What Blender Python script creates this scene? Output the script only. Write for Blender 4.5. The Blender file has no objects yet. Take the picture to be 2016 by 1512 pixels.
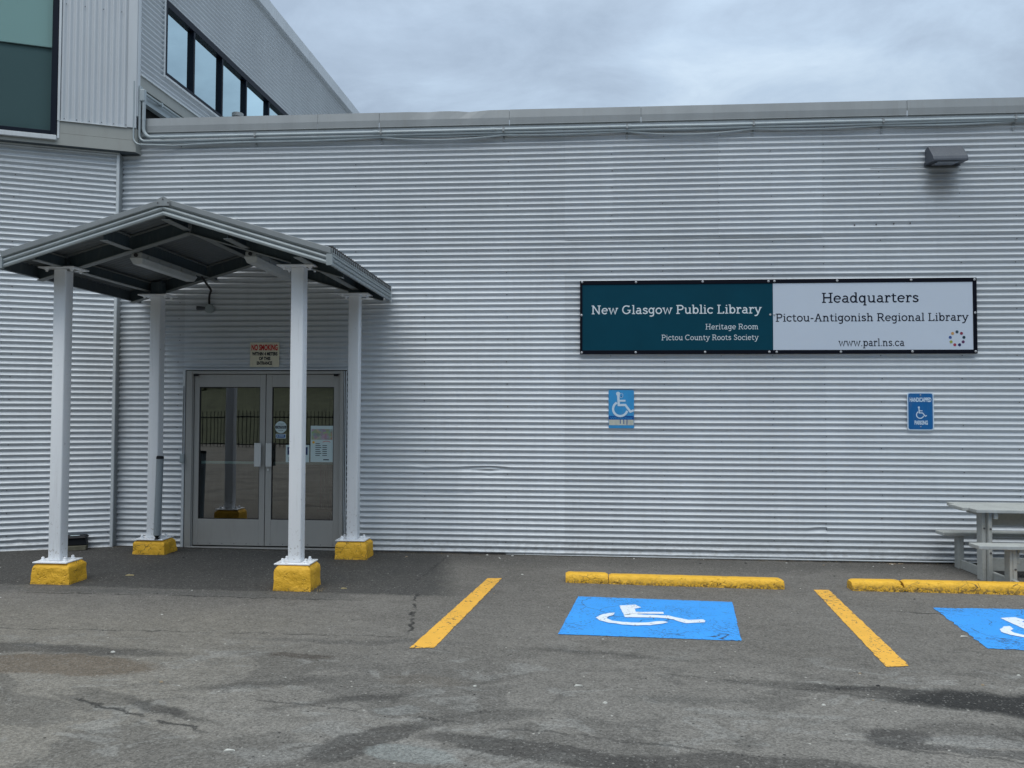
import bpy, bmesh, math, random
from mathutils import Vector, Matrix, noise
random.seed(7)
R = math.radians
scene = bpy.context.scene
COL = scene.collection

# ------------------------------------------------------------------ camera
cam = bpy.data.cameras.new("camera"); camo = bpy.data.objects.new("camera", cam); COL.objects.link(camo)
cam.sensor_fit = 'HORIZONTAL'; cam.sensor_width = 36.0
cam.lens = 36.0 * 1514.0 / 2016.0
cam.clip_start = 0.05; cam.clip_end = 3000
rx = Vector((0.9975156, 0.0703809, 0.0030230))       # camera right in world
rd = Vector((0.0008840, 0.0304034, -0.9995373))      # camera down
rf = Vector((-0.0704402, 0.9970567, 0.0302657))      # camera forward
m = Matrix((rx, -rd, -rf)).transposed().to_4x4()
m.translation = Vector((0.0, -9.3377, 1.7470))
camo.matrix_world = m
scene.camera = camo

# ------------------------------------------------------------------ render + view
scene.render.engine = 'CYCLES'
scene.render.resolution_x = 1024; scene.render.resolution_y = 768
scene.view_settings.view_transform = 'Standard'; scene.view_settings.look = 'None'
scene.view_settings.exposure = 0.0; scene.view_settings.gamma = 1.0
scene.view_settings.use_curve_mapping = False

# ------------------------------------------------------------------ node helper
class NT:
    def __init__(s, nt): s.nt = nt; s.n = nt.nodes; s.l = nt.links
    def new(s, t, **kw):
        n = s.n.new(t)
        for k, v in kw.items(): setattr(n, k, v)
        return n
    def put(s, sock, v):
        if v is None: return
        if isinstance(v, bpy.types.NodeSocket): s.l.new(v, sock)
        else:
            try: sock.default_value = v
            except Exception: sock.default_value = (v, v, v, 1) if not hasattr(v, '__len__') else tuple(v) + (1,) * (4 - len(v))
    def math(s, op, a, b=None, c=None, clamp=False):
        n = s.new('ShaderNodeMath', operation=op); n.use_clamp = clamp
        s.put(n.inputs[0], a); s.put(n.inputs[1], b)
        if c is not None: s.put(n.inputs[2], c)
        return n.outputs[0]
    def mix(s, f, a, b, blend='MIX'):
        n = s.new('ShaderNodeMixRGB', blend_type=blend)
        s.put(n.inputs[0], f)
        for i, v in ((1, a), (2, b)):
            if isinstance(v, bpy.types.NodeSocket): s.l.new(v, n.inputs[i])
            else: n.inputs[i].default_value = (v[0], v[1], v[2], 1) if hasattr(v, '__len__') else (v, v, v, 1)
        return n.outputs[0]
    def noise(s, vec, scale=5, detail=4, rough=.55, dist=0, out='Fac'):
        n = s.new('ShaderNodeTexNoise'); s.put(n.inputs['Vector'], vec)
        n.inputs['Scale'].default_value = scale; n.inputs['Detail'].default_value = detail
        n.inputs['Roughness'].default_value = rough; n.inputs['Distortion'].default_value = dist
        return n.outputs[out]
    def voro(s, vec, scale=5, feat='F1', out='Distance'):
        n = s.new('ShaderNodeTexVoronoi', feature=feat); s.put(n.inputs['Vector'], vec)
        n.inputs['Scale'].default_value = scale
        return n.outputs[out]
    def ramp(s, f, stops):
        n = s.new('ShaderNodeValToRGB'); s.put(n.inputs[0], f)
        cr = n.color_ramp
        while len(cr.elements) < len(stops): cr.elements.new(.5)
        for e, (p, c) in zip(cr.elements, stops):
            e.position = p; e.color = (c[0], c[1], c[2], 1) if hasattr(c, '__len__') else (c, c, c, 1)
        return n.outputs[0]
    def mapr(s, v, a, b, c=0., d=1., smooth=False):
        n = s.new('ShaderNodeMapRange'); n.clamp = True
        if smooth: n.interpolation_type = 'SMOOTHSTEP'
        s.put(n.inputs[0], v)
        for i, x in enumerate((a, b, c, d)): s.put(n.inputs[i + 1], x)
        return n.outputs[0]
    def scalev(s, vec, sc, loc=(0, 0, 0)):
        n = s.new('ShaderNodeMapping'); s.put(n.inputs[0], vec)
        n.inputs['Scale'].default_value = sc; n.inputs['Location'].default_value = loc
        return n.outputs[0]
    def bump(s, h, strength=.3, dist=.01):
        n = s.new('ShaderNodeBump'); s.put(n.inputs['Height'], h)
        n.inputs['Strength'].default_value = strength; n.inputs['Distance'].default_value = dist
        return n.outputs[0]

# ------------------------------------------------------------------ world : overcast sky with broken cloud
world = bpy.data.worlds.new("World"); scene.world = world; world.use_nodes = True
W = NT(world.node_tree); W.n.clear()
SUN_EL, SUN_AZ = R(66), R(198)
sky = W.new('ShaderNodeTexSky', sky_type='NISHITA'); sky.sun_disc = False
sky.sun_elevation = SUN_EL; sky.sun_rotation = SUN_AZ
geo = W.new('ShaderNodeTexCoord').outputs['Generated']
sep = W.new('ShaderNodeSeparateXYZ'); W.l.new(geo, sep.inputs[0])
zc = W.math('MAXIMUM', sep.outputs[2], 0.0)
den = W.math('ADD', zc, 0.22)
comb = W.new('ShaderNodeCombineXYZ')
W.l.new(W.math('DIVIDE', sep.outputs[0], den), comb.inputs[0])
W.l.new(W.math('DIVIDE', sep.outputs[1], den), comb.inputs[1])
pv = comb.outputs[0]
n1 = W.noise(W.scalev(pv, (1.0, 1.5, 1), (3.1, 1.75, 0)), 1.0, 3, .5, .2)
n2 = W.noise(W.scalev(pv, (1.0, 1.35, 1), (7.7, 2.2, 0)), 3.2, 9, .62, .35)
cl = W.math('ADD', W.math('MULTIPLY', n1, .62), W.math('MULTIPLY', n2, .38))
cloud = W.ramp(cl, [(.40, (2.6, 3.25, 4.1)), (.47, (3.1, 3.85, 4.8)), (.54, (3.65, 4.55, 5.6)), (.64, (4.6, 5.55, 6.5))])
cie = W.math('ADD', W.math('MULTIPLY', zc, 2.05), 0.28)       # overcast: brighter to the zenith
cloud = W.mix(1.0, cloud, cie, 'MULTIPLY')
warm = W.mix(W.mapr(zc, .45, .95), cloud, W.mix(1.0, cloud, (1.18, 1.05, .86), 'MULTIPLY'))
mixs = W.mix(.92, sky.outputs[0], warm)
bg = W.new('ShaderNodeBackground'); W.l.new(mixs, bg.inputs[0]); bg.inputs[1].default_value = .14
W.l.new(bg.outputs[0], W.new('ShaderNodeOutputWorld').inputs[0])

sun = bpy.data.lights.new("sun", 'SUN'); suno = bpy.data.objects.new("sun", sun); COL.objects.link(suno)
sun.energy = 1.8; sun.angle = R(50); sun.color = (1.0, .97, .93)
sd = Vector((math.sin(SUN_AZ) * math.cos(SUN_EL), math.cos(SUN_AZ) * math.cos(SUN_EL), math.sin(SUN_EL)))
suno.rotation_euler = sd.to_track_quat('Z', 'Y').to_euler()

# ------------------------------------------------------------------ materials
def mat(name, color, rough=.6, metal=0., fn=None, spec=.5, coat=0.):
    mt = bpy.data.materials.new(name); mt.use_nodes = True
    N = NT(mt.node_tree); b = N.n['Principled BSDF']
    b.inputs['Base Color'].default_value = (*color, 1); b.inputs['Roughness'].default_value = rough
    b.inputs['Metallic'].default_value = metal; b.inputs['Specular IOR Level'].default_value = spec
    if coat: b.inputs['Coat Weight'].default_value = coat
    if fn: fn(N, b)
    return mt

def oc(N): return N.new('ShaderNodeTexCoord').outputs['Object']
def ogeo(N): return N.new('ShaderNodeNewGeometry').outputs['Position']

def ellipse(N, x, y, cx, cy, rx_, ry_, soft=.35, rot=0.):
    c, s_ = math.cos(rot), math.sin(rot)
    dx = N.math('SUBTRACT', x, cx); dy = N.math('SUBTRACT', y, cy)
    u = N.math('ADD', N.math('MULTIPLY', dx, c / rx_), N.math('MULTIPLY', dy, s_ / rx_))
    v = N.math('ADD', N.math('MULTIPLY', dx, -s_ / ry_), N.math('MULTIPLY', dy, c / ry_))
    d = N.math('SQRT', N.math('ADD', N.math('MULTIPLY', u, u), N.math('MULTIPLY', v, v)))
    return N.mapr(d, 1.0 - soft, 1.0 + soft * .4, 1., 0., True)

def paint_var(amount=.12, scale=3, streak=True, bumpy=0.0, bscale=60, dirt=(.25, .24, .22), dirtamt=.25):
    def f(N, b):
        p = ogeo(N); col = tuple(b.inputs['Base Color'].default_value)[:3]
        n = N.noise(N.scalev(p, (1, 1, .25 if streak else 1)), scale, 5, .6)
        c = N.mix(N.mapr(n, .3, .7), tuple(x * (1 - amount) for x in col), tuple(min(1, x * (1 + amount * .6)) for x in col))
        if dirtamt:
            n2 = N.noise(N.scalev(p, (3, 3, .5 if streak else 3)), scale * 2.3, 6, .65)
            c = N.mix(N.math('MULTIPLY', N.mapr(n2, .52, .75), dirtamt), c, dirt)
        N.l.new(c, b.inputs['Base Color'])
        if bumpy: N.l.new(N.bump(N.noise(p, bscale, 4, .6), bumpy, .004), b.inputs['Normal'])
    return f

def clad_fn(stain=False):
    def f(N, b):
        p = ogeo(N); col = tuple(b.inputs['Base Color'].default_value)[:3]
        oi = N.new('ShaderNodeObjectInfo').outputs['Random']
        tone = N.mapr(oi, 0, 1, .92, 1.04)
        n = N.noise(N.scalev(p, (.7, .7, .25)), 1.6, 5, .6)
        c = N.mix(N.mapr(n, .3, .7), tuple(x * .91 for x in col), tuple(x * 1.04 for x in col))
        n3 = N.noise(N.scalev(p, (9, 9, .35)), 2.2, 6, .7)
        c = N.mix(N.math('MULTIPLY', N.mapr(n3, .5, .8), .10), c, (.27, .27, .265))
        # splash dirt near the ground
        s3 = N.new('ShaderNodeSeparateXYZ'); N.l.new(p, s3.inputs[0])
        low = N.mapr(s3.outputs[2], .0, .28, 1, 0, True)
        nl = N.noise(N.scalev(p, (3, 3, 6)), 5, 6, .7)
        c = N.mix(N.math('MULTIPLY', low, N.mapr(nl, .42, .7, .06, .5)), c, (.20, .185, .16))
        if stain:
            x = N.math('ADD', s3.outputs[0], N.math('MULTIPLY', N.math('SUBTRACT', N.noise(p, 6, 4), .5), .22))
            z = s3.outputs[2]
            e1 = ellipse(N, x, z, 4.40, 4.45, .20, .26, .7)
            c = N.mix(N.math('MULTIPLY', e1, .55), c, (.16, .15, .135))
        mul = N.mix(1.0, c, tone, 'MULTIPLY')
        N.l.new(mul, b.inputs['Base Color'])
        N.l.new(N.mapr(n3, .3, .8, .40, .58), b.inputs['Roughness'])
    return f

M = {}
M['clad'] = mat('silver_cladding', (.575, .615, .655), .42, .2, clad_fn(True))
M['clad_light'] = mat('pale_cladding', (.59, .63, .67), .45, .1, clad_fn())
M['trim'] = mat('pale_metal_trim', (.60, .64, .67), .45, .1, paint_var(.08, 2))
def column_fn(N, b):
    p = ogeo(N); s3 = N.new('ShaderNodeSeparateXYZ'); N.l.new(p, s3.inputs[0])
    c = N.mix(N.mapr(N.noise(N.scalev(p, (1, 1, .3)), 3, 5), .3, .7), (.79, .82, .86), (.86, .88, .91))
    st = N.mapr(N.noise(N.scalev(p, (12, 12, .8)), 2.5, 6, .7), .56, .74)
    c = N.mix(N.math('MULTIPLY', st, .22), c, (.36, .34, .30))
    low = N.mapr(s3.outputs[2], .18, .75, 1, 0, True)
    ch = N.mapr(N.noise(p, 30, 6, .7), .58, .62)
    c = N.mix(N.math('MULTIPLY', N.math('MULTIPLY', low, ch), .45), c, (.20, .13, .08))
    ch2 = N.mapr(N.noise(p, 17, 6, .7), .66, .68)
    c = N.mix(N.math('MULTIPLY', ch2, .6), c, (.30, .30, .30))
    N.l.new(c, b.inputs['Base Color']); N.l.new(N.bump(N.noise(p, 20, 4, .6), .08, .004), b.inputs['Normal'])
M['white'] = mat('white_column_paint', (.74, .77, .82), .42, 0, column_fn)
M['galv'] = mat('galvanised_flashing', (.33, .35, .36), .5, .35, paint_var(.12, 2.2, True))
M['beige'] = mat('beige_fascia', (.33, .345, .33), .55, 0, paint_var(.06, 1.5))
M['conduit'] = mat('grey_painted_conduit', (.36, .415, .445), .45, .1, paint_var(.1, 3))
M['navy'] = mat('dark_navy_frame', (.004, .008, .018), .45, spec=.15)
M['dark'] = mat('dark_void', (.012, .013, .014), .8)
M['soffit'] = mat('soffit_metal', (.07, .09, .105), .6, .1, paint_var(.15, 3))
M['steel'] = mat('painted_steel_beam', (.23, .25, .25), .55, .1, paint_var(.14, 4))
M['steel_shaded'] = mat('beam_web', (.055, .08, .095), .6, .1, paint_var(.14, 4))  # darker copy of the beam steel, carries the shade under the canopy
M['canopyroof'] = mat('canopy_sheet', (.15, .17, .185), .5, .3, paint_var(.12, 3))
M['alu'] = mat('aluminium_door', (.37, .37, .36), .45, .15, paint_var(.06, 2))
M['alu_light'] = mat('light_aluminium', (.62, .64, .65), .4, .3, paint_var(.05, 3))
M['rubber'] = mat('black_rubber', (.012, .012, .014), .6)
M['plastic_black'] = mat('black_plastic', (.007, .009, .012), .5, spec=.2)
M['lamp'] = mat('lamp_diffuser', (.48, .51, .52), .35, 0, paint_var(.08, 8))
M['lampbody'] = mat('lamp_body', (.34, .36, .36), .5)
M['bronze'] = mat('dark_bronze_housing', (.075, .085, .105), .5, .2, paint_var(.1, 8))
M['lens'] = mat('lamp_lens', (.30, .33, .38), .2)
M['signframe'] = mat('black_sign_frame', (.003, .004, .010), .5, spec=.12)
M['teal'] = mat('dark_teal_panel', (.002, .050, .082), .45, 0, paint_var(.1, 2, False, 0, 60, (.003, .05, .08), .2), spec=.12)
M['signwhite'] = mat('pale_sign_panel', (.53, .60, .70), .35, 0, paint_var(.02, 2, False, 0, 60, (.5, .6, .72), .1))
M['letterwhite'] = mat('pale_lettering', (.66, .73, .78), .4)
M['letterdark'] = mat('dark_lettering', (.004, .008, .022), .5, spec=.15)
M['screw'] = mat('screw_head', (.42, .43, .45), .4, .5)
M['screwdark'] = mat('weathered_screw', (.10, .10, .11), .6, .3)
M['cream'] = mat('cream_sign', (.66, .62, .48), .5, 0, paint_var(.08, 6))
M['red'] = mat('red_lettering', (.55, .01, .015), .5)
M['blue_light'] = mat('sky_blue_sign', (.035, .28, .60), .35, 0, paint_var(.1, 8))
M['blue_deep'] = mat('deep_blue_sign', (.002, .11, .33), .4, 0, paint_var(.06, 6))
M['blue_dark'] = mat('navy_print', (.004, .07, .28), .4)
M['signtext'] = mat('pale_print', (.55, .68, .80), .4)
M['sand'] = mat('worn_sand_paper', (.50, .52, .46), .6, 0, paint_var(.15, 30))
M['wood_grey'] = mat('grey_painted_wood', (.40, .415, .40), .65, 0, paint_var(.12, 5, False, .2, 80, (.14, .14, .13), .35))
M['ash'] = mat('grey_plastic_tube', (.25, .29, .32), .4, 0, paint_var(.06, 4))
M['brick'] = mat('mossy_brick', (.13, .125, .09), .9, 0, paint_var(.3, 18, False, .5, 80))
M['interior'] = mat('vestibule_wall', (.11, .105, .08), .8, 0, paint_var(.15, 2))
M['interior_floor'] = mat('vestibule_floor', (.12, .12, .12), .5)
M['redbrown'] = mat('red_brown_rack', (.11, .03, .025), .6)
M['pushbar'] = mat('push_bar', (.55, .72, .74), .35)
M['poster'] = mat('poster_paper', (.55, .68, .70), .5)
M['poster_blue'] = mat('poster_navy', (.02, .04, .13), .5)
M['fasc_dirt'] = mat('corrugated_fascia', (.33, .37, .385), .45, .2, paint_var(.12, 5))
M['capgrey'] = mat('canopy_cap', (.21, .23, .24), .5, .2, paint_var(.12, 4))

def glass_mat(name, tint, refl=.18, rough=.01, gcol=(1, 1, 1), blend=.35):
    mt = bpy.data.materials.new(name); mt.use_nodes = True; N = NT(mt.node_tree); N.n.clear()
    tr = N.new('ShaderNodeBsdfTransparent'); tr.inputs[0].default_value = (*tint, 1)
    gl = N.new('ShaderNodeBsdfGlossy'); gl.inputs[0].default_value = (*gcol, 1); gl.inputs['Roughness'].default_value = rough
    lw = N.new('ShaderNodeLayerWeight'); lw.inputs[0].default_value = blend
    fac = N.mapr(lw.outputs['Fresnel'], .0, 1., refl, 1.)
    bmp = N.bump(N.noise(ogeo(N), 1.3, 1), .035, .03); N.l.new(bmp, gl.inputs['Normal'])
    mx = N.new('ShaderNodeMixShader'); N.l.new(fac, mx.inputs[0]); N.l.new(tr.outputs[0], mx.inputs[1]); N.l.new(gl.outputs[0], mx.inputs[2])
    N.l.new(mx.outputs[0], N.new('ShaderNodeOutputMaterial').inputs[0])
    return mt
M['doorglass'] = glass_mat('door_glass', (.50, .57, .53), .17)
M['skyglass'] = glass_mat('clerestory_glass', (.3, .36, .38), .72, .01, (.76, .94, .97))
M['tealglass'] = glass_mat('tinted_window_glass', (.66, .82, .80), .0, .02, (.7, .9, .95), .12)
M['blind'] = mat('pale_roller_blind', (.76, .77, .77), .8)
M['reflection_dark'] = mat('dark_reflection', (.21, .23, .25), .8)

def yellow_fn(strength, scale, worn=.0):
    def f(N, b):
        p = ogeo(N)
        n = N.noise(p, 9, 6, .65); n2 = N.noise(p, 38, 6, .7)
        c = N.mix(N.mapr(n, .3, .7), (.76, .42, .024), (.88, .50, .038))
        c = N.mix(N.math('MULTIPLY', N.mapr(n2, .60, .72), .75), c, (.20, .12, .02))
        sc1 = N.mapr(N.noise(N.scalev(p, (1, 1, 3)), 6, 7, .7, .6), .58, .68)
        c = N.mix(N.math('MULTIPLY', sc1, .14), c, (.16, .12, .05))
        if worn:
            s3 = N.new('ShaderNodeSeparateXYZ'); N.l.new(p, s3.inputs[0])
            low = N.mapr(s3.outputs[2], -.04, .035, 1, 0, True)
            c = N.mix(N.math('MULTIPLY', low, N.mapr(n2, .44, .56, 0, worn)), c, (.07, .065, .05))
            v = N.voro(N.scalev(p, (1, 1, 2.2)), 9, 'DISTANCE_TO_EDGE')
            cr = N.math('MULTIPLY', N.mapr(v, .004, .03, 1, 0), N.mapr(N.noise(p, 5, 3), .54, .6))
            c = N.mix(cr, c, (.10, .06, .02))
        N.l.new(c, b.inputs['Base Color'])
        pit = N.mapr(N.voro(N.mix(.1, p, N.noise(p, 9, 3, .6, 0, 'Color')), 30), .10, .34)
        pm = N.mapr(N.noise(p, 6, 3), .48, .58)
        pit = N.math('SUBTRACT', 1, N.math('MULTIPLY', N.math('SUBTRACT', 1, pit), pm))
        h = N.math('ADD', N.math('ADD', N.noise(p, scale, 6, .62), N.math('MULTIPLY', N.noise(p, scale * 3.4, 4, .6), .35)), N.math('MULTIPLY', pit, .9))
        N.l.new(N.bump(h, strength, .02), b.inputs['Normal'])
    return f
M['yellow'] = mat('yellow_painted_concrete', (.75, .4, .03), .6, 0, yellow_fn(.75, 22, .8))

def flake_fn(base, edge_amt, dark=(.055, .053, .05), crackscale=2.3, streaky=False):
    # road paint with flaked-off specks where the asphalt shows
    def f(N, b):
        p = ogeo(N)
        ps = N.scalev(p, (1.0, 2.6, 1)) if streaky else p
        n = N.noise(ps, 30, 7, .72); nbig = N.noise(p, 2.2, 3, .5)
        th = N.math('SUBTRACT', .622, N.math('MULTIPLY', N.mapr(nbig, .35, .7), edge_amt))
        k = N.mapr(N.math('SUBTRACT', n, th), 0, .018)
        v = N.voro(N.scalev(N.mix(.12, p, N.noise(p, 5, 3, .5, 0, 'Color')), (1, 1.3, 1)), crackscale, 'DISTANCE_TO_EDGE')
        cr = N.math('MULTIPLY', N.mapr(v, .002, .010, 1, 0), N.mapr(N.noise(p, 1.7, 2), .5, .56))
        k = N.math('MAXIMUM', k, cr)
        c = N.mix(N.mapr(N.noise(p, 7, 5), .3, .7), tuple(x * .93 for x in base), tuple(min(1, x * 1.05) for x in base))
        sp = N.mapr(N.voro(p, 190, 'F1', 'Color'), .3, .9)
        c = N.mix(N.math('MULTIPLY', sp, .10), c, tuple(x * .55 for x in base))
        N.l.new(N.mix(k, c, dark), b.inputs['Base Color'])
        N.l.new(N.bump(N.noise(p, 150, 3), .25, .004), b.inputs['Normal'])
    return f
M['line_paint'] = mat('yellow_road_paint', (.80, .42, .045), .6, 0, flake_fn((.80, .43, .055), .07))
M['blue_paint'] = mat('blue_road_paint', (.02, .25, .75), .55, 0, flake_fn((.036, .325, .86), .10, (.03, .06, .12), 2.6, True))
M['white_paint'] = mat('white_road_paint', (.72, .78, .86), .6, 0, flake_fn((.72, .79, .88), .05))

def asphalt_fn(N, b):
    p = ogeo(N)
    s3 = N.new('ShaderNodeSeparateXYZ'); N.l.new(p, s3.inputs[0]); X, Y = s3.outputs[0], s3.outputs[1]
    wn = N.noise(p, 1.6, 5, .6, 0, 'Color'); ws = N.new('ShaderNodeSeparateXYZ'); N.l.new(wn, ws.inputs[0])
    wX = N.math('ADD', X, N.math('MULTIPLY', N.math('SUBTRACT', ws.outputs[0], .5), .9))
    wY = N.math('ADD', Y, N.math('MULTIPLY', N.math('SUBTRACT', ws.outputs[1], .5), .75))
    wsm = N.noise(p, 7, 4, .6, 0, 'Color'); w2 = N.new('ShaderNodeSeparateXYZ'); N.l.new(wsm, w2.inputs[0])
    sX = N.math('ADD', X, N.math('MULTIPLY', N.math('SUBTRACT', w2.outputs[0], .5), .16))
    sY = N.math('ADD', Y, N.math('MULTIPLY', N.math('SUBTRACT', w2.outputs[1], .5), .16))
    big = N.noise(N.scalev(p, (.8, 1.3, 1)), .8, 6, .6, .3)
    c = N.mix(N.mapr(big, .3, .7), (.124, .117, .107), (.170, .161, .148))
    # worn, lighter wheel-swept area in the foreground and warm dust at the left
    fg = N.mapr(wY, -3.4, -5.0, 0, 1, True)
    c = N.mix(N.math('MULTIPLY', fg, .62), c, (.190, .182, .169))
    wl = N.math('MULTIPLY', N.mapr(wX, -1.2, -3.0, 0, 1, True), N.mapr(wY, -2.4, -3.2, 0, 1, True))
    c = N.mix(N.math('MULTIPLY', wl, .5), c, (.215, .198, .168))
    # crisp-edged water marks
    wm = N.noise(N.scalev(p, (1, 1.7, 1), (4.3, 1.2, 0)), 1.05, 7, .55, .9)
    k = N.math('MULTIPLY', N.mapr(wm, .515, .545), N.mapr(wY, -3.5, -4.3, 0, 1, True))
    c = N.mix(N.math('MULTIPLY', k, .42), c, (.075, .072, .068))
    wm2 = N.noise(N.scalev(p, (1, 1.9, 1), (9.3, 5.2, 0)), 1.7, 7, .6, 1.2)
    k2 = N.math('MULTIPLY', N.mapr(wm2, .56, .60), N.mapr(wY, -3.3, -4.0, 0, 1, True))
    c = N.mix(N.math('MULTIPLY', k2, .40), c, (.25, .25, .24))
    mid = N.noise(N.scalev(p, (1, 1.8, 1)), 4.5, 7, .68, .4)
    c = N.mix(1.0, c, N.mapr(mid, .3, .7, .86, 1.13), 'MULTIPLY')
    blot = N.noise(N.scalev(p, (1, 2.2, 1), (2, 8, 0)), 2.6, 8, .7, .8)
    c = N.mix(N.math('MULTIPLY', N.mapr(blot, .57, .66), N.mapr(wY, -2.4, -3.7, .05, .38)), c, (.06, .057, .054))
    # newer dark asphalt under the canopy and along the wall
    left = N.math('MULTIPLY', N.mapr(sY, -2.18, -2.10), N.mapr(N.math('ADD', sX, N.math('MULTIPLY', sY, .18)), -1.35, -1.62))
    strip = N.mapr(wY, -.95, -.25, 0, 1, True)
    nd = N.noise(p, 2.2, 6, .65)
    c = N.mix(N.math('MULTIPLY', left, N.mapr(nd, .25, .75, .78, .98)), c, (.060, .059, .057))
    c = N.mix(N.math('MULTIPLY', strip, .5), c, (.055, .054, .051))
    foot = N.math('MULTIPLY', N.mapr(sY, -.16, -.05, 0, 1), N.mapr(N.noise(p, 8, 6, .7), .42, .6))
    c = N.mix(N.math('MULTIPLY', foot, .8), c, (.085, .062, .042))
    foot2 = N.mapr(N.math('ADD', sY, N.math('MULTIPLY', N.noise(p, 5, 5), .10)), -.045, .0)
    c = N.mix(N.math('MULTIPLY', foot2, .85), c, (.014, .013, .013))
    lip = N.math('MULTIPLY', N.mapr(N.math('ABSOLUTE', N.math('SUBTRACT', sY, -2.27)), .05, .16, 1, 0), N.mapr(X, -1.9, -2.2))
    c = N.mix(N.math('MULTIPLY', lip, .5), c, (.07, .072, .072))
    # individual stains (x, y, rx, ry, rot, amount, colour, softness)
    D = (.034, .033, .032)
    for ex, ey, er, eq, ro, am, co, so in (
        (2.75, -4.44, .85, .20, -.12, .96, (.024, .024, .024), .35), (2.0, -4.22, .45, .06, -.1, .8, D, .6), (1.45, -4.20, .7, .08, -.1, .45, D, .8),
        (1.80, -4.93, .20, .12, .1, .72, (.048, .046, .045), .2), (2.35, -4.85, .6, .12, -.1, .5, (.055, .053, .05), .4), (2.2, -5.10, .7, .05, -.1, .55, (.05, .05, .05), .3), (2.25, -4.98, .35, .06, -.08, .5, (.19, .19, .185), .2),
        (-.15, -5.30, .62, .13, -.25, .72, (.050, .048, .046), .22), (-1.05, -5.28, .42, .14, .75, .72, (.050, .048, .046), .22), (.85, -5.38, .85, .12, .06, .70, (.050, .048, .046), .22), (-.55, -4.92, .50, .085, .3, .5, (.06, .058, .055), .3), (-.78, -5.42, .28, .09, -.1, .7, (.20, .215, .21), .2), (-1.02, -4.83, .14, .055, 0, .55, (.20, .205, .20), .25),
        (-2.0, -4.55, .55, .07, .25, .5, D, .8), (-2.35, -4.95, .45, .06, -.35, .65, D, .6), (-1.35, -4.72, .5, .07, .3, .6, D, .7),
        (-3.75, -3.98, 1.2, .12, -.04, .62, (.045, .043, .042), .45), (-3.45, -4.30, .80, .20, 0, .75, (.125, .100, .076), .16),
        (-1.9, -3.95, .28, .07, .1, .6, (.05, .04, .033), .4), (-.9, -4.35, .33, .12, 0, .4, (.13, .115, .098), .3),
        (-1.6, -3.58, 1.1, .06, .0, .4, (.05, .05, .05), .8), (.3, -3.72, .6, .06, -.1, .5, D, .8), (.75, -4.55, .4, .09, 0, .45, (.055, .055, .053), .8)):
        c = N.mix(N.math('MULTIPLY', ellipse(N, N.math('ADD', N.math('MULTIPLY', wX, .5), N.math('MULTIPLY', sX, .5)), N.math('ADD', N.math('MULTIPLY', wY, .4), N.math('MULTIPLY', sY, .6)), ex, ey, er, eq, so, ro), am), c, co)
    # cracks: long joints of the paving, warped
    def crack(ax, ay, bx, by, wdt, amt):
        L = math.hypot(bx - ax, by - ay); ux, uy = (bx - ax) / L, (by - ay) / L
        dx = N.math('SUBTRACT', sX, ax); dy = N.math('SUBTRACT', sY, ay)
        al = N.math('ADD', N.math('MULTIPLY', dx, ux), N.math('MULTIPLY', dy, uy))
        pe = N.math('ABSOLUTE', N.math('ADD', N.math('MULTIPLY', dx, -uy), N.math('MULTIPLY', dy, ux)))
        inn = N.math('MULTIPLY', N.mapr(al, 0, .1), N.mapr(al, L - .1, L, 1, 0))
        gate = N.mapr(N.noise(p, 3.1, 4, .6), .40, .5)
        return N.math('MULTIPLY', N.math('MULTIPLY', N.mapr(pe, wdt * .4, wdt, 1, 0), inn), N.math('MULTIPLY', gate, amt))
    ck = crack(-1.42, -2.05, -1.22, -3.35, .022, .85)
    for q in ((-5.9, -2.42, -1.6, -2.36, .016, .7), (-4.9, -3.52, -1.2, -3.42, .018, .5), (-1.9, -4.75, .9, -5.25, .016, .5), (-3.0, -4.85, -1.9, -5.25, .02, .75),
              (.6, -4.05, 3.4, -4.75, .012, .4), (2.9, -2.25, 3.6, -2.38, .02, .7), (-1.4, -.2, -1.55, -2.0, .02, .5), (1.0, -5.0, 3.2, -5.35, .014, .5)):
        ck = N.math('MAXIMUM', ck, crack(*q))
    c = N.mix(ck, c, (.022, .022, .022))
    # aggregate
    v = N.voro(p, 95, 'F1', 'Color'); vs = N.new('ShaderNodeSeparateXYZ'); N.l.new(v, vs.inputs[0])
    c = N.mix(1.0, c, N.mapr(vs.outputs[0], 0, 1, .68, 1.30), 'MULTIPLY')
    lite = N.mapr(vs.outputs[1], .93, .96)
    c = N.mix(N.math('MULTIPLY', lite, .42), c, (.27, .265, .25))
    v2 = N.voro(p, 34, 'F1', 'Color'); vs2 = N.new('ShaderNodeSeparateXYZ'); N.l.new(v2, vs2.inputs[0])
    vd = N.voro(p, 34)
    sp = N.math('MULTIPLY', N.mapr(vs2.outputs[0], .985, .99), N.mapr(vd, .22, .30, 1, 0))
    c = N.mix(N.math('MULTIPLY', sp, .8), c, (.42, .41, .38))
    sp2 = N.math('MULTIPLY', N.mapr(vs2.outputs[1], .975, .98), N.mapr(vd, .22, .32, 1, 0))
    c = N.mix(N.math('MULTIPLY', sp2, .8), c, (.018, .018, .018))
    N.l.new(c, b.inputs['Base Color'])
    b.inputs['Roughness'].default_value = .88
    h = N.math('ADD', N.math('MULTIPLY', N.voro(p, 95), .8), N.math('SUBTRACT', N.noise(p, 14, 5, .6), N.math('MULTIPLY', ck, 2.0)))
    N.l.new(N.bump(h, .55, .012), b.inputs['Normal'])
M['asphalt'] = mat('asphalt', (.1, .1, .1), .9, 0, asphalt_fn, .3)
M['grass'] = mat('grass_bank', (.075, .085, .045), .9, 0, paint_var(.4, 2, False, .8, 20))
M['leaf'] = mat('hedge_leaf', (.050, .068, .028), .7, 0, paint_var(.5, 1.2, False))

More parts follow.
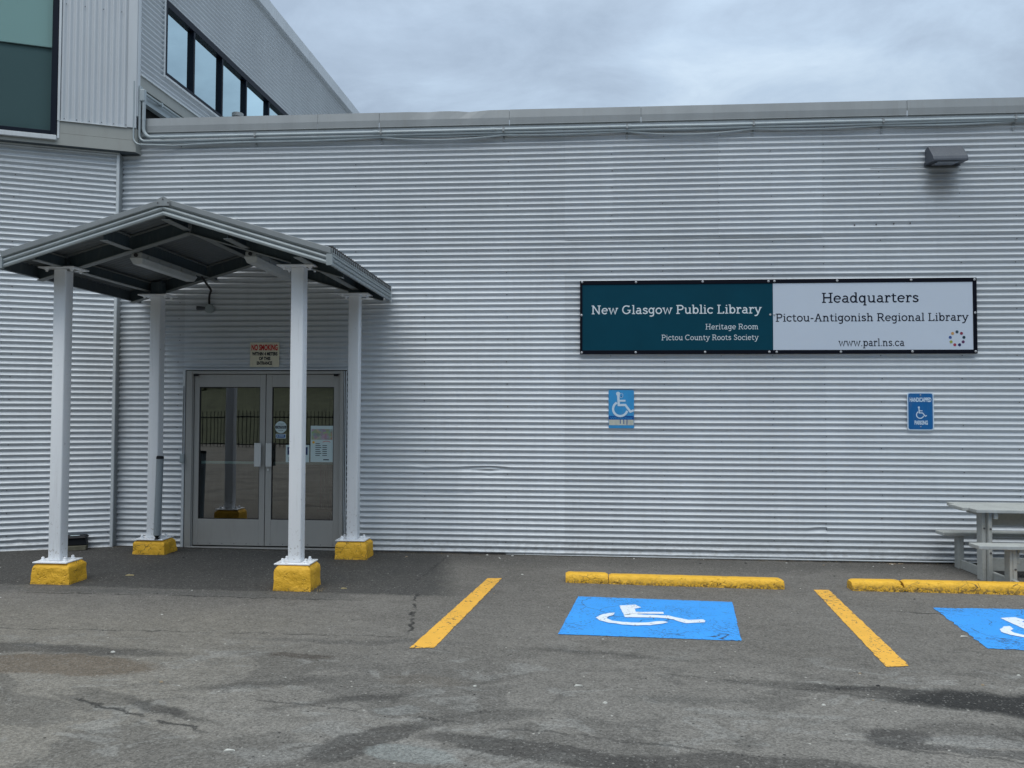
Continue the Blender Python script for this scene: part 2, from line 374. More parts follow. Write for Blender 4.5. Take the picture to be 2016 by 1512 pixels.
# ------------------------------------------------------------------ mesh helpers
class Frame:
    """local (s along wall, d outward, z up) to world"""
    def __init__(f, o, xd):
        f.o = Vector((o[0], o[1], 0)); f.x = Vector((xd[0], xd[1], 0)).normalized(); f.n = Vector((f.x.y, -f.x.x, 0))
    def __call__(f, s, d, z): return f.o + f.x * s + f.n * d + Vector((0, 0, z))
c22, s22 = math.cos(R(22)), math.sin(R(22))
F_M = Frame((0, 0), (1, 0))
F_L = Frame((-5.627, -.085), (c22, s22))
F_U = Frame((-5.408, -.112), (c22, s22))
F_S = Frame((-5.408, -.112), (math.sin(R(2.2)), math.cos(R(2.2))))
IDF = Frame((0, 0), (1, 0))

class MB:
    def __init__(s): s.v = []; s.f = []; s.mi = []; s.cur = 0
    def add(s, vs, fs):
        b = len(s.v); s.v += [tuple(x) for x in vs]; s.f += [tuple(b + i for i in q) for q in fs]; s.mi += [s.cur] * len(fs); return s
    def box(s, F, s0, s1, d0, d1, z0, z1):
        vs = [F(a, b, c) for c in (z0, z1) for b in (d0, d1) for a in (s0, s1)]
        return s.add(vs, [(0, 1, 3, 2), (4, 6, 7, 5), (0, 4, 5, 1), (2, 3, 7, 6), (0, 2, 6, 4), (1, 5, 7, 3)])
    def wbox(s, x0, x1, y0, y1, z0, z1):
        vs = [(a, b, c) for c in (z0, z1) for b in (y0, y1) for a in (x0, x1)]
        return s.add(vs, [(0, 2, 3, 1), (4, 5, 7, 6), (0, 1, 5, 4), (2, 6, 7, 3), (0, 4, 6, 2), (1, 3, 7, 5)])
    def hexa(s, pts): # 8 pts bottom ring(4 ccw) top ring(4)
        return s.add(pts, [(3, 2, 1, 0), (4, 5, 6, 7), (0, 1, 5, 4), (1, 2, 6, 5), (2, 3, 7, 6), (3, 0, 4, 7)])
    def quad(s, a, b, c, d): return s.add([a, b, c, d], [(0, 1, 2, 3)])
    def prism(s, poly, fn, h0, h1):
        n = len(poly); vs = [fn(p[0], p[1], h0) for p in poly] + [fn(p[0], p[1], h1) for p in poly]
        fs = [tuple(range(n - 1, -1, -1)), tuple(range(n, 2 * n))] + [(i, (i + 1) % n, n + (i + 1) % n, n + i) for i in range(n)]
        return s.add(vs, fs)
    def tube(s, pts, r, n=8, cap=True):
        pts = [Vector(p) for p in pts]; rings = []; up0 = None
        for i, p in enumerate(pts):
            t = (pts[min(i + 1, len(pts) - 1)] - pts[max(i - 1, 0)]).normalized()
            if up0 is None: up0 = t.orthogonal().normalized()
            a = (up0 - t * up0.dot(t)).normalized(); up0 = a; b = t.cross(a)
            rr = r[i] if hasattr(r, '__len__') else r
            rings.append([p + a * (rr * math.cos(2 * math.pi * k / n)) + b * (rr * math.sin(2 * math.pi * k / n)) for k in range(n)])
        vs = [v for ring in rings for v in ring]; fs = []
        for i in range(len(pts) - 1):
            for k in range(n): fs.append((i * n + k, i * n + (k + 1) % n, (i + 1) * n + (k + 1) % n, (i + 1) * n + k))
        if cap: fs += [tuple(range(n - 1, -1, -1)), tuple(range((len(pts) - 1) * n, len(pts) * n))]
        return s.add(vs, fs)
    def obj(s, name, mats, parent=None, smooth=False, bevel=0, segs=1, autosmooth=None):
        me = bpy.data.meshes.new(name); me.from_pydata(s.v, [], s.f)
        if not isinstance(mats, (list, tuple)): mats = [mats]
        for q in mats: me.materials.append(q)
        for p, i in zip(me.polygons, s.mi): p.material_index = i
        bm = bmesh.new(); bm.from_mesh(me); bmesh.ops.recalc_face_normals(bm, faces=bm.faces[:]) if not getattr(s, 'keep', False) else None
        if bevel:
            es = [e for e in bm.edges if len(e.link_faces) == 2 and e.calc_face_angle(0) > .5]
            bmesh.ops.bevel(bm, geom=es, offset=bevel, segments=segs, affect='EDGES', profile=.5)
        if autosmooth:
            for f_ in bm.faces: f_.smooth = True
            for e in bm.edges: e.smooth = not (len(e.link_faces) == 2 and e.calc_face_angle(0) > autosmooth)
        bm.to_mesh(me); bm.free()
        if smooth:
            for p in me.polygons: p.use_smooth = True
        me.update()
        o = bpy.data.objects.new(name, me); COL.objects.link(o)
        if parent: o.parent = parent; o.matrix_parent_inverse = parent.matrix_world.inverted() if False else Matrix.Translation(-parent.location)
        return o

def thing(name, label, cat, loc=(0, 0, 0), group=None):
    o = bpy.data.objects.new(name, None); COL.objects.link(o); o.location = loc; o.empty_display_size = .1
    o['label'] = label; o['category'] = cat
    if group: o['group'] = group
    return o
def tag(o, label=None, cat=None, group=None, kind=None):
    if label: o['label'] = label
    if cat: o['category'] = cat
    if group: o['group'] = group
    if kind: o['kind'] = kind
    return o

GZ = lambda x, y=0: -.03 - .0055 * x

P = .0684; ZR = .013 - P / 4; AMP = .0124
def prof(z, amp=AMP):
    t = 2 * math.pi * (z - ZR) / P
    return amp * (math.cos(t) + .06 * math.cos(2 * t + .6))
def corr(name, F, s0, s1, z0, z1, mt, parent, d=0., vertical=False, dent=None, cs=None, wob=.0015, amp=AMP):
    """real corrugated sheet: grid that follows the sine profile"""
    mb = MB(); step = P / 12
    if not vertical:
        n = max(2, int(round((z1 - z0) / step))); rows = [z0 + (z1 - z0) * i / n for i in range(n + 1)]
        ncol = max(2, int((s1 - s0) / (cs or .45)) + 1); cols = [s0 + (s1 - s0) * i / ncol for i in range(ncol + 1)]
        for z in rows:
            for s_ in cols:
                dz, dd = dent(s_, z) if dent else (0, 0)
                w = wob * noise.noise(Vector((s_ * .8, z * .25, 3.3))) 
                dz += .0035 * noise.noise(Vector((s_ * .35, z * .6, 9.1)))
                mb.v.append(tuple(F(s_, d + prof(z - dz, amp) + w + dd, z)))
        nc = len(cols)
        mb.f = [(i * nc + j, i * nc + j + 1, (i + 1) * nc + j + 1, (i + 1) * nc + j) for i in range(len(rows) - 1) for j in range(nc - 1)]
    else:
        n = max(2, int(round((s1 - s0) / step))); cols = [s0 + (s1 - s0) * i / n for i in range(n + 1)]
        nr = max(2, int((z1 - z0) / .5)); rows = [z0 + (z1 - z0) * i / nr for i in range(nr + 1)]
        for z in rows:
            for s_ in cols: mb.v.append(tuple(F(s_, d + prof(s_, amp), z)))
        nc = len(cols)
        mb.f = [(i * nc + j, i * nc + j + 1, (i + 1) * nc + j + 1, (i + 1) * nc + j) for i in range(len(rows) - 1) for j in range(nc - 1)]
    mb.mi = [0] * len(mb.f)
    return mb.obj(name, mt, parent, smooth=True)

def bolt(mb, p, axis, r=.012, h=.012, n=6):
    p = Vector(p); axis = Vector(axis).normalized(); mb.tube([p, p + axis * h * .6, p + axis * h], [r, r, r * .55], n)

# ------------------------------------------------------------------ GROUND
def gquad(name, pts, mt, parent, lift, kx=None):
    mb = MB(); mb.add([(x, y, GZ(x) + lift) for x, y in pts], [tuple(range(len(pts)))]); mb.keep = True
    return mb.obj(name, mt, parent)
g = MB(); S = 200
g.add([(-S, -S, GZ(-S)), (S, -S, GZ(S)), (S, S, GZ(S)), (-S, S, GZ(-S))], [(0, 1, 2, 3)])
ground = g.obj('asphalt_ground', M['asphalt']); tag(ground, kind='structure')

def rough_poly(pts, amp=.012, step=.035, seed=0):
    out = []; n = len(pts)
    for i in range(n):
        a, b = Vector(pts[i]), Vector(pts[(i + 1) % n]); L = (b - a).length; k = max(1, int(L / step))
        nr = Vector((-(b - a).y, (b - a).x)).normalized() if L > 0 else Vector((0, 0))
        for j in range(k):
            q = a + (b - a) * (j / k)
            out.append(tuple(q + nr * amp * (noise.noise(Vector((q.x * 14, q.y * 14, seed))) + .6 * noise.noise(Vector((q.x * 45, q.y * 45, seed))))))
    return out
gquad('parking_line', rough_poly([(-.811, -1.358), (-1.146, -3.711), (-.967, -3.681), (-.664, -1.342)], .006, .02, 1), M['line_paint'], ground, .004)
gquad('parking_line', rough_poly([(2.430, -1.522), (2.208, -3.797), (2.377, -3.760), (2.582, -1.506)], .007, .02, 2), M['line_paint'], ground, .004)
sq1 = gquad('blue_parking_square', rough_poly([(.112, -2.029), (-.063, -3.252), (1.338, -3.288), (1.524, -2.090)], .006, .02, 3), M['blue_paint'], ground, .004)
sq2 = gquad('blue_parking_square', rough_poly([(3.293, -2.113), (3.142, -3.302), (4.56, -3.33), (4.72, -2.05)], .016, .015, 4), M['blue_paint'], ground, .004)
torso = [(.477, -2.336), (.62, -2.297), (.665, -2.385), (.6, -2.435), (.603, -2.539), (.842, -2.52), (.838, -2.584), (.609, -2.60), (.612, -2.625), (.87, -2.631), (.917, -2.679), (1.021, -2.749), (1.147, -2.725), (1.163, -2.765), (1.145, -2.808), (.988, -2.858), (.868, -2.735), (.773, -2.708), (.496, -2.721)]
wheel = [(.418, -2.59), (.366, -2.604), (.287, -2.681), (.252, -2.768), (.28, -2.842), (.35, -2.905), (.459, -2.946), (.577, -2.962), (.682, -2.946), (.784, -2.89), (.842, -2.844), (.81, -2.809), (.752, -2.824), (.675, -2.867), (.585, -2.882), (.465, -2.874), (.386, -2.838), (.344, -2.782), (.352, -2.721), (.4, -2.67)]
for sq, dx, dy, mir in ((sq1, 0, 0, 1), (sq2, 0, 0, -1)):
    for k, poly in enumerate((torso, wheel)):
        if mir == 1: q = poly
        else: q = [(x + 3.228, y - .085) for x, y in poly]
        gquad('wheelchair_symbol', rough_poly(q, .007, .02, 7 + k)[::1], M['white_paint'], sq, .008 + .0006 * k)

# litter, grit
lt = MB()
for i in range(70):
    x = random.uniform(-7, 6); y = random.choice((random.uniform(-5.8, -2.2), random.uniform(-2.2, -.1), random.uniform(-.35, -.05)))
    if -5.0 < x < -2.2 and y > -2.2 and random.random() < .6: continue
    s_ = random.uniform(.004, .012); a = random.random() * 3; z = GZ(x) + .001
    lt.cur = random.choice((0, 0, 1, 2))
    lt.hexa([(x + s_ * 1.6 * math.cos(a + k * 1.57), y + s_ * math.sin(a + k * 1.57), z) for k in range(4)] + [(x + s_ * .9 * math.cos(a + k * 1.57), y + s_ * .6 * math.sin(a + k * 1.57), z + s_ * .7) for k in range(4)])
for x, y, s_, c_ in ((.08, -4.36, .02, 0), (3.12, -3.0, .022, 0), (-1.72, -5.45, .02, 0), (-4.5, -1.62, .03, 3), (-2.15, -1.95, .02, 3), (3.75, -.12, .03, 2), (3.85, -.1, .02, 2)):
    lt.cur = c_; z = GZ(x) + .002
    lt.hexa([(x - s_ * 1.5, y - s_ * .5, z), (x + s_ * 1.4, y - s_ * .3, z), (x + s_ * 1.2, y + s_ * .5, z), (x - s_, y + s_ * .4, z), (x - s_ * 1.3, y - s_ * .4, z + .006), (x + s_, y - s_ * .3, z + .01), (x + s_ * .9, y + s_ * .4, z + .006), (x - s_ * .9, y + s_ * .3, z + .008)])
o = lt.obj('litter', [mat('pale_grit', (.5, .5, .47), .8), mat('dark_grit', (.03, .03, .03), .8), mat('tan_grit', (.28, .22, .15), .8), mat('straw', (.42, .35, .18), .8)])
tag(o, 'scattered grit, pebbles and leaf scraps on the asphalt', 'litter', kind='stuff')

# ------------------------------------------------------------------ MAIN BUILDING WING
mw = thing('library_wing', 'long low wing clad in silver horizontal corrugated metal under a grey flashing', 'building', (0, 0, 0))
core = MB()
for a, b_, z0, z1 in ((-5.9, -4.80, -.3, 5.2), (-2.70, 9.0, -.3, 5.2), (-4.80, -2.70, 2.22, 5.2)): core.box(F_M, a, b_, -.30, -.035, z0, z1)
core.obj('wall', M['dark'], mw)
roof = MB(); roof.box(F_M, -5.9, 9.0, -14, -.05, 5.05, 5.20); roof.obj('roof', M['galv'], mw)
rr = MB(); rr.box(F_M, 9.0, 9.25, -14, -.035, -.3, 5.2); rr.obj('end_wall', M['galv'], mw)
ZB, ZM, ZT = -.022, 3.795, 5.175
def dentA(s_, z):
    dz = dd = 0
    if .80 < z < 1.2:
        k = math.exp(-((z - 1.005) / .030) ** 2)
        up = max(0, 1 - abs(s_ + .93) / .42) if s_ < -.93 else max(0, 1 - abs(s_ + .93) / .26)
        l2 = math.exp(-((s_ + 1.72) / .10) ** 2)
        dz += k * (.046 * up ** 1.2 - .012 * l2)
        dd += -.020 * math.exp(-((z - .975) / .022) ** 2) * (up ** 1.5) + .010 * math.exp(-((z - .93) / .012) ** 2) * math.exp(-((s_ + .93) / .05) ** 2)
        dd += -.008 * k * l2
    if .60 < z < .85:
        for cx_, w_ in ((-1.70, .05), (-1.45, .16), (-1.2, .05)): dd += -.008 * math.exp(-((z - .715) / .02) ** 2) * math.exp(-((s_ - cx_) / w_) ** 2)
    return dz, dd
def dentB(s_, z):
    dd = -.010 * math.exp(-((z - .33) / .022) ** 2) * math.exp(-((s_ - 3.05) / .13) ** 2)
    if z < .06: dd += .012 * noise.noise(Vector((s_ * 3, 1, 5))); 
    return (.012 * math.exp(-((z - .33) / .05) ** 2) * math.exp(-((s_ - 3.0) / .10) ** 2), dd)
def dentL(s_, z):
    dd = 0; dz = 0
    for cx_, cz_, w_, a_ in ((-.95, .30, .05, .010), (-.80, .22, .07, .012), (-1.02, .14, .04, .012), (-.5, .12, .05, .010)):
        dd -= a_ * math.exp(-((z - cz_) / .022) ** 2) * math.exp(-((s_ - cx_) / w_) ** 2)
        dz += a_ * .9 * math.exp(-((z - cz_ - .01) / .03) ** 2) * math.exp(-((s_ - cx_) / w_) ** 2)
    return dz, dd
for nm, a, b_, z0, z1, d_, de, cs in (
    ('l', -5.80, -4.79, ZB, 3.40, 0, None, .3), ('over', -4.79, -2.700, 2.205, 3.40, 0, None, .4),
    ('r', -2.700, -.018, ZB, 3.40, .0, dentA, .03), ('m1', -5.80, -.018, 3.40, ZT, .0025, None, .5),
    ('r2', -.018, 3.06, ZB, ZM, .003, dentB, .06), ('r3', 3.06, 9.0, ZB, ZM, .0005, None, .35),
    ('u1', -.018, .566, ZM, ZT, .0035, None, .3), ('u2', .566, 1.819, ZM, ZT, .005, None, .4),
    ('u3', 1.819, 3.043, ZM, ZT, .0065, None, .4), ('u4', 3.043, 9.0, ZM, ZT, .0045, None, .5), ('jr', -.018, -.017, ZM, ZT, 0, None, 1)):
    if nm == 'jr': continue
    corr('corrugated_sheet', F_M, a, b_, z0, z1, M['clad'], mw, d_, dent=de, cs=cs)
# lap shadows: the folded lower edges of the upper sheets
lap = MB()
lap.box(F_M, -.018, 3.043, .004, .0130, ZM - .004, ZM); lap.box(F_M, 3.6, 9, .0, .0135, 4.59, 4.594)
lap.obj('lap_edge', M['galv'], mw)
# screws: dark weathered heads, far past a hundred and only one or two pixels each
sc = MB()
zs = [ZR + P / 2 + P * k for k in range(0, 76)]
for cx_ in (-5.62, -4.86, -2.62, -1.73, -.72, .545, 1.17, 1.84, 2.45, 3.06, 3.70, 4.62, 5.25):
    for k, z in enumerate(zs):
        if k % (3 if cx_ in (.545, 1.84, 3.06) else 4) != (1 if cx_ < 2 else 2) and random.random() > .03: continue
        if z < 0.02 or z > 5.1: continue
        if random.random() < .12: continue
        x = cx_ + random.uniform(-.012, .012); zz = z + P * .22
        bolt(sc, F_M(x, prof(zz) + .002, zz), (0, -1, 0), .0062, .006, 6)
for px_, pz_ in ((3.41, 3.92), (3.66, 3.925), (3.86, 3.93), (4.05, 3.935)): bolt(sc, F_M(px_, .010, pz_), (0, -1, 0), .010, .005, 8)
tag(sc.obj('sheet_screws', M['screwdark'], mw), kind='stuff')
# base strip, dark gap
bs = MB(); bs.box(F_M, -5.62, -4.80, .004, .026, -.040, -.026); bs.box(F_M, -2.72, 9.0, .004, .026, -.040, -.026); bs.obj('base_trim', M['trim'], mw, bevel=.002)
# flashing lengths with open seams
xs = [-5.36, -3.10, -2.32, -.70, .9, 4.02, 6.2, 9.0]
for i in range(len(xs) - 1):
    f_ = MB(); a, b_ = xs[i] + (.0 if i == 0 else .002), xs[i + 1] - .002; d_ = .034 + .003 * (i % 2)
    nseg = max(2, int((b_ - a) / .12))
    for k in range(nseg):
        u0 = a + (b_ - a) * k / nseg; u1 = a + (b_ - a) * (k + 1) / nseg
        def tz(u):
            z = 5.398 + .004 * noise.noise(Vector((u * .7, 0, 1)))
            z -= .012 * math.exp(-((u + 1.75) / .06) ** 2) + .014 * math.exp(-((u + 1.18) / .12) ** 2)
            return z
        def dq(u): return .010 * math.exp(-((u + 1.18) / .14) ** 2) + .006 * math.exp(-((u + 1.75) / .08) ** 2) + .0012 * noise.noise(Vector((u * 2, 3, 1)))
        f_.add([F_M(u0, d_ - .006, 5.222), F_M(u1, d_ - .006, 5.222), F_M(u1, d_ - dq(u1) * .3, 5.30), F_M(u0, d_ - dq(u0) * .3, 5.30),
                F_M(u1, d_ - .004 - dq(u1), tz(u1)), F_M(u0, d_ - .004 - dq(u0), tz(u0)), F_M(u1, -.25, tz(u1) - .02), F_M(u0, -.25, tz(u0) - .02)],
               [(0, 1, 2, 3), (3, 2, 4, 5), (5, 4, 6, 7)])
        f_.add([F_M(u0, d_ - .006, 5.222), F_M(u1, d_ - .006, 5.222), F_M(u1, d_ + .014, 5.212), F_M(u0, d_ + .014, 5.212), F_M(u1, .0, 5.208), F_M(u0, .0, 5.208)], [(3, 2, 1, 0), (5, 4, 2, 3)])
    bmx = f_.obj('roof_flashing', M['galv'], mw)
fs = MB(); fs.box(F_M, -5.40, 9.0, .0, .022, 5.172, 5.207); fs.obj('eave_strip', M['trim'], mw)

# ---- door
def part(mb, name, mt, parent, **k): return mb.obj(name, mt, parent, **k)
df = MB()
df.box(F_M, -4.745, -4.665, -.06, .028, -.02, 2.19); df.box(F_M, -2.785, -2.742, -.06, .028, -.02, 2.19)
df.box(F_M, -4.665, -2.785, -.06, .026, 2.152, 2.188)
df.box(F_M, -4.665, -4.655, -.05, .010, -.02, 2.152)
dfo = df.obj('door_frame', M['alu'], mw, bevel=.003)
t_ = MB(); t_.box(F_M, -4.79, -4.757, -.02, .030, -.03, 2.215); t_.box(F_M, -4.79, -2.70, -.02, .034, 2.2, 2.216); t_.box(F_M, -2.735, -2.728, -.02, .022, -.02, 2.19); t_.box(F_M, -2.716, -2.705, -.02, .020, -.02, 2.19)
t_.obj('opening_trim', M['trim'], mw, bevel=.002)
j_ = MB(); j_.box(F_M, -4.757, -4.745, -.06, .008, -.02, 2.2); j_.box(F_M, -2.742, -2.705, -.06, .006, -.02, 2.2); j_.box(F_M, -4.745, -2.742, -.06, .005, 2.188, 2.2); j_.obj('seal', M['rubber'], mw)
for x0 in (-4.64, -2.86):
    h_ = MB(); h_.box(F_M, x0, x0 + .05, .02, .045, 2.125, 2.15); h_.obj('door_stop', M['plastic_black'], mw)
th = MB(); th.box(F_M, -4.70, -2.76, -.10, .035, -.035, .004); th.obj('threshold', M['alu'], mw, bevel=.003)
for (x0, x1, g0, g1, hx0, hx1) in ((-4.648, -3.736, -4.585, -3.805, -3.852, -3.768), (-3.727, -2.79, -3.652, -2.868, -3.708, -3.632)):
    dl = MB()
    dl.box(F_M, x0, g0, -.045, .0, .022, 2.146); dl.box(F_M, g1, x1, -.045, .0, .022, 2.146)
    dl.box(F_M, g0, g1, -.045, .0, .022, .345); dl.box(F_M, g0, g1, -.045, .0, 1.99, 2.146)
    leaf = dl.obj('door', M['alu'], mw, bevel=.0025)
    for q in ((g0, g0 + .008, .345, 1.99), (g1 - .008, g1, .345, 1.99), (g0 + .008, g1 - .008, .345, .353), (g0 + .008, g1 - .008, 1.982, 1.99)):
        pass
    gk = MB(); 
    for q in ((g0, g0 + .008, .345, 1.99), (g1 - .008, g1, .345, 1.99), (g0 + .008, g1 - .008, .345, .353), (g0 + .008, g1 - .008, 1.982, 1.99)): gk.box(F_M, q[0], q[1], -.032, -.008, q[2], q[3])
    gk.obj('glazing_bead', M['rubber'], leaf)
    gp = MB(); gp.add([F_M(g0, -.020, .345), F_M(g1, -.020, .345), F_M(g1, -.020, 1.99), F_M(g0, -.020, 1.99)], [(0, 1, 2, 3)]); gp.obj('glass_pane', M['doorglass'], leaf)
    hd = MB(); hd.box(F_M, hx0, hx1, .040, .052, 1.005, 1.295); hd.box(F_M, hx0 + .02, hx0 + .04, 0, .040, 1.05, 1.07); hd.box(F_M, hx0 + .02, hx0 + .04, 0, .040, 1.23, 1.25); hd.obj('pull_handle', M['alu_light'], leaf, bevel=.003)
    pb = MB(); pb.box(F_M, g0 + .01, min(g1 - .01, hx0) if x0 < -4 else g1 - .01, -.065, -.050, 1.028, 1.060)
    pb.obj('push_bar', M['pushbar'], leaf, bevel=.003)
    rv = MB()
    for k in range(6): bolt(rv, F_M(x0 + .07 + k * (x1 - x0 - .14) / 5, 0, .045), (0, -1, 0), .006, .003, 6)
    tag(rv.obj('rivets', M['screwdark'], leaf), kind='stuff')
lk = MB(); lk.tube([F_M(-3.690, 0, .963), F_M(-3.690, .012, .963)], .014, 12); lk.obj('lock_cylinder', M['alu_light'], leaf)
kp = MB(); kp.box(F_M, -4.80, -4.748, .03, .062, 1.04, 1.155); kpo = kp.obj('door_button', M['conduit'], None, bevel=.006); tag(kpo, 'small grey switch box on the left jamb of the glass doors', 'switch')
kw = MB(); kw.tube([F_M(-4.772, .037, 1.155), F_M(-4.775, .036, 1.5), F_M(-4.770, .037, 2.0)], .004, 6); kw.obj('wire', M['rubber'], kpo)
# vestibule
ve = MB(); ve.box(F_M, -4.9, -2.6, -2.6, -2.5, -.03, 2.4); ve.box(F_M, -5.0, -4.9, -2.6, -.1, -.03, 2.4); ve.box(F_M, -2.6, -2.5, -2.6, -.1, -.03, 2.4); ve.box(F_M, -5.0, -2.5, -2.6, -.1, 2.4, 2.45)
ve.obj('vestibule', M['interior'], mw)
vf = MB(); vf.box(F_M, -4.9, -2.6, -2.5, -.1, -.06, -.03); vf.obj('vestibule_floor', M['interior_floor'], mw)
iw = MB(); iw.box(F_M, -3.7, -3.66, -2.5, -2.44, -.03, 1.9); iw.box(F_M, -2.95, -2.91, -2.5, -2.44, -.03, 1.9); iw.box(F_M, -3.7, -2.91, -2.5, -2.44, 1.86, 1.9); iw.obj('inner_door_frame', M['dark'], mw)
rk = MB()
for k in range(9): rk.box(F_M, -3.62 + k * .07, -3.59 + k * .07, -1.9, -1.8, .25, 1.0)
rk.box(F_M, -3.66, -3.0, -1.9, -1.8, .2, .25); tag(rk.obj('rack', M['redbrown']), 'dark red slatted rack standing inside behind the right door glass', 'rack')

# ------------------------------------------------------------------ ANGLED UPPER BUILDING
ub = thing('upper_building', 'taller angled block with silver cladding, big teal window and clerestory strip, left of the wing', 'building', (-5.9, 0, 0))
k_ = MB()
def plan(pts, z0, z1): k_.add([(x, y, z0) for x, y in pts] + [(x, y, z1) for x, y in pts], [(3, 2, 1, 0), (4, 5, 6, 7), (0, 1, 5, 4), (1, 2, 6, 5), (2, 3, 7, 6), (3, 0, 4, 7)])
def fp(F, s_, d): v = F(s_, d, 0); return (v.x, v.y)
# lower core, upper core
plan([fp(F_L, -6, -.04), fp(F_L, -.03, -.04), (-5.62, .25), (-9.0, 2.5)], -.3, 4.93)
a0 = fp(F_U, -7, -.12); b0 = (-5.545, -.03); c0 = fp(F_S, 12, -.12); d0 = (c0[0] - 8, c0[1])
plan([a0, b0, c0, d0], 4.95, 8.75)
k_.obj('wall', M['dark'], ub)
sf = MB(); sf.add([F_U(-7, 0, 4.938), F_U(0, 0, 4.938), F_S(.4, 0, 4.938), (-9, .4, 4.938)], [(0, 1, 2, 3)]); sf.obj('soffit', M['soffit'], ub)
corr('corrugated_sheet', F_L, -6, -.035, -.022, 4.895, M['clad'], ub, 0, dent=dentL, cs=.05)
tr = MB(); tr.box(F_L, -.034, -.001, -.05, .030, -.02, 4.915); tr.obj('corner_trim', M['trim'], ub, bevel=.003)
tr = MB(); tr.wbox(-5.652, -5.634, -.07, .012, -.02, 4.93); tr.obj('wall_return', M['galv'], ub)  # darker grey than the trim: the corner's shade put into its colour
tr = MB(); tr.box(F_L, -6, -.036, -.03, .022, 4.895, 4.912); tr.box(F_L, -6, -.001, -.03, .034, 4.918, 4.936); tr.obj('top_trim', M['trim'], ub, bevel=.002)
tr = MB(); tr.box(F_L, -6, -.01, .006, .028, -.045, -.028); tr.obj('base_trim', M['trim'], ub, bevel=.002)
sc = MB()
for cx_ in (-.06, -.55, -1.15):
    for k, z in enumerate(zs):
        if k % 4 != 2 or z > 4.8: continue
        zz = z + P * .22; bolt(sc, F_L(cx_ + random.uniform(-.01, .01), prof(zz) + .002, zz), F_L.n, .0062, .006, 6)
tag(sc.obj('sheet_screws', M['screwdark'], ub), kind='stuff')
# beige fascia boards
for z0, z1, d_ in ((4.940, 5.086, .0), (5.089, 5.238, -.004)):
    for (a, b_) in (((-.872, -.002),) if z0 > 5 else ((-6, -.002),)):
        f_ = MB(); f_.box(F_U, a, b_, -.10, d_, z0, z1 if z0 > 5 else (z1)) ; f_.obj('fascia_board', M['beige'], ub, bevel=.002)
# side return of the fascia
f_ = MB(); f_.box(F_S, .0, .14, -.1, .002, 4.940, 5.238); f_.obj('fascia_board', M['beige'], ub)
corr('corrugated_sheet', F_U, -.845, -.102, 5.246, 8.6, M['clad_light'], ub, -.004, vertical=True, amp=.0105)
fl = MB(); fl.box(F_U, -.104, 0.0, -.06, .012, 5.244, 8.6); fl.box(F_S, 0.0, .06, -.06, .012, 5.40, 8.6); fl.obj('corner_flashing', M['clad_light'], ub, bevel=.004)
fl = MB(); fl.box(F_U, -.872, -.104, -.03, .014, 5.238, 5.246); fl.obj('drip_edge', M['trim'], ub)
fl = MB(); fl.box(F_U, -.875, -.848, -.06, .012, 5.246, 8.6); fl.box(F_U, -.875, -.850, -.02, .006, 5.02, 5.236); fl.obj('window_trim', M['trim'], ub, bevel=.002)
sc = MB()
for z, st in ((5.27, .137), (6.70, .205), (7.9, .205)):
    for k in range(6):
        s_ = -.80 + k * st
        if s_ < -.02: bolt(sc, F_U(s_, .004, z), F_U.n, .0065, .006, 6)
tag(sc.obj('sheet_screws', M['screwdark'], ub), kind='stuff')
# big window
wf = MB(); wf.box(F_U, -.945, -.878, -.14, .018, 5.05, 8.6); wf.box(F_U, -4.5, -.945, -.14, .018, 5.05, 5.105)
wfo = wf.obj('window', M['navy'], ub, bevel=.004)
pn = MB(); pn.add([F_U(-4.5, -.05, 5.10), F_U(-.94, -.05, 5.10), F_U(-.94, -.05, 8.6), F_U(-4.5, -.05, 8.6)], [(0, 1, 2, 3)]); pn.obj('glass_pane', M['tealglass'], wfo)
bl = MB(); bl.box(F_U, -4.5, -.955, -.09, -.08, 6.19, 8.6); bl.box(F_U, -4.5, -.955, -.095, -.072, 6.165, 6.19); bl.obj('roller_blind', M['blind'], wfo)
bl = MB(); bl.box(F_U, -4.5, -.94, -.118, -.110, 5.10, 6.165); bl.obj('reflection_board', M['reflection_dark'], wfo)  # dark board standing in for the dark reflection in the lower glass
si = MB(); si.box(F_U, -2.62, -.876, .0, .040, 4.990, 5.048); si.obj('window_sill', M['trim'], ub, bevel=.004)
si = MB(); si.box(F_U, -4.5, -2.624, .0, .040, 4.990, 5.048); si.obj('window_sill', M['trim'], ub, bevel=.004)
# side wall
for a, b_, z0, z1 in ((.0605, .60, 5.97, 8.60), (.60, 4.90, 7.235, 8.60), (.60, 4.90, 5.97, 6.185), (4.90, 12, 5.97, 8.60)):
    corr('corrugated_sheet', F_S, a, b_, z0, z1, M['clad_light'], ub, -.002, cs=.5, amp=.0155)
fl = MB(); fl.box(F_S, .0605, 12, -.03, .024, 5.945, 5.97); fl.obj('drip_edge', M['trim'], ub)
fl = MB(); fl.box(F_S, .0605, 12, -.06, .006, 5.80, 5.945); fl.obj('fascia_board', M['beige'], ub)
fl = MB(); fl.box(F_S, .14, 12, -.12, -.03, 5.70, 5.80); fl.box(F_S, .14, 12, -.09, -.01, 5.64, 5.69); fl.obj('lower_strip', M['conduit'], ub)
pi = MB(); pi.tube([F_S(.10, .018, 5.745), F_S(3, .018, 5.745), F_S(9, .018, 5.745)], .016, 10)
for t in (.5, 1.5, 2.5): pi.box(F_S, t, t + .03, -.01, .04, 5.72, 5.77)
pi.obj('side_pipe', M['conduit'], ub)
fr = MB(); fr.box(F_S, .60, .66, -.12, .012, 6.185, 7.235); fr.box(F_S, 4.84, 4.90, -.12, .012, 6.185, 7.235)
fr.box(F_S, .66, 4.84, -.12, .012, 6.185, 6.245); fr.box(F_S, .66, 4.84, -.12, .012, 7.14, 7.235)
for t in (1.36, 2.20, 3.02, 3.90): fr.box(F_S, t - .022, t + .022, -.12, .006, 6.245, 7.14)
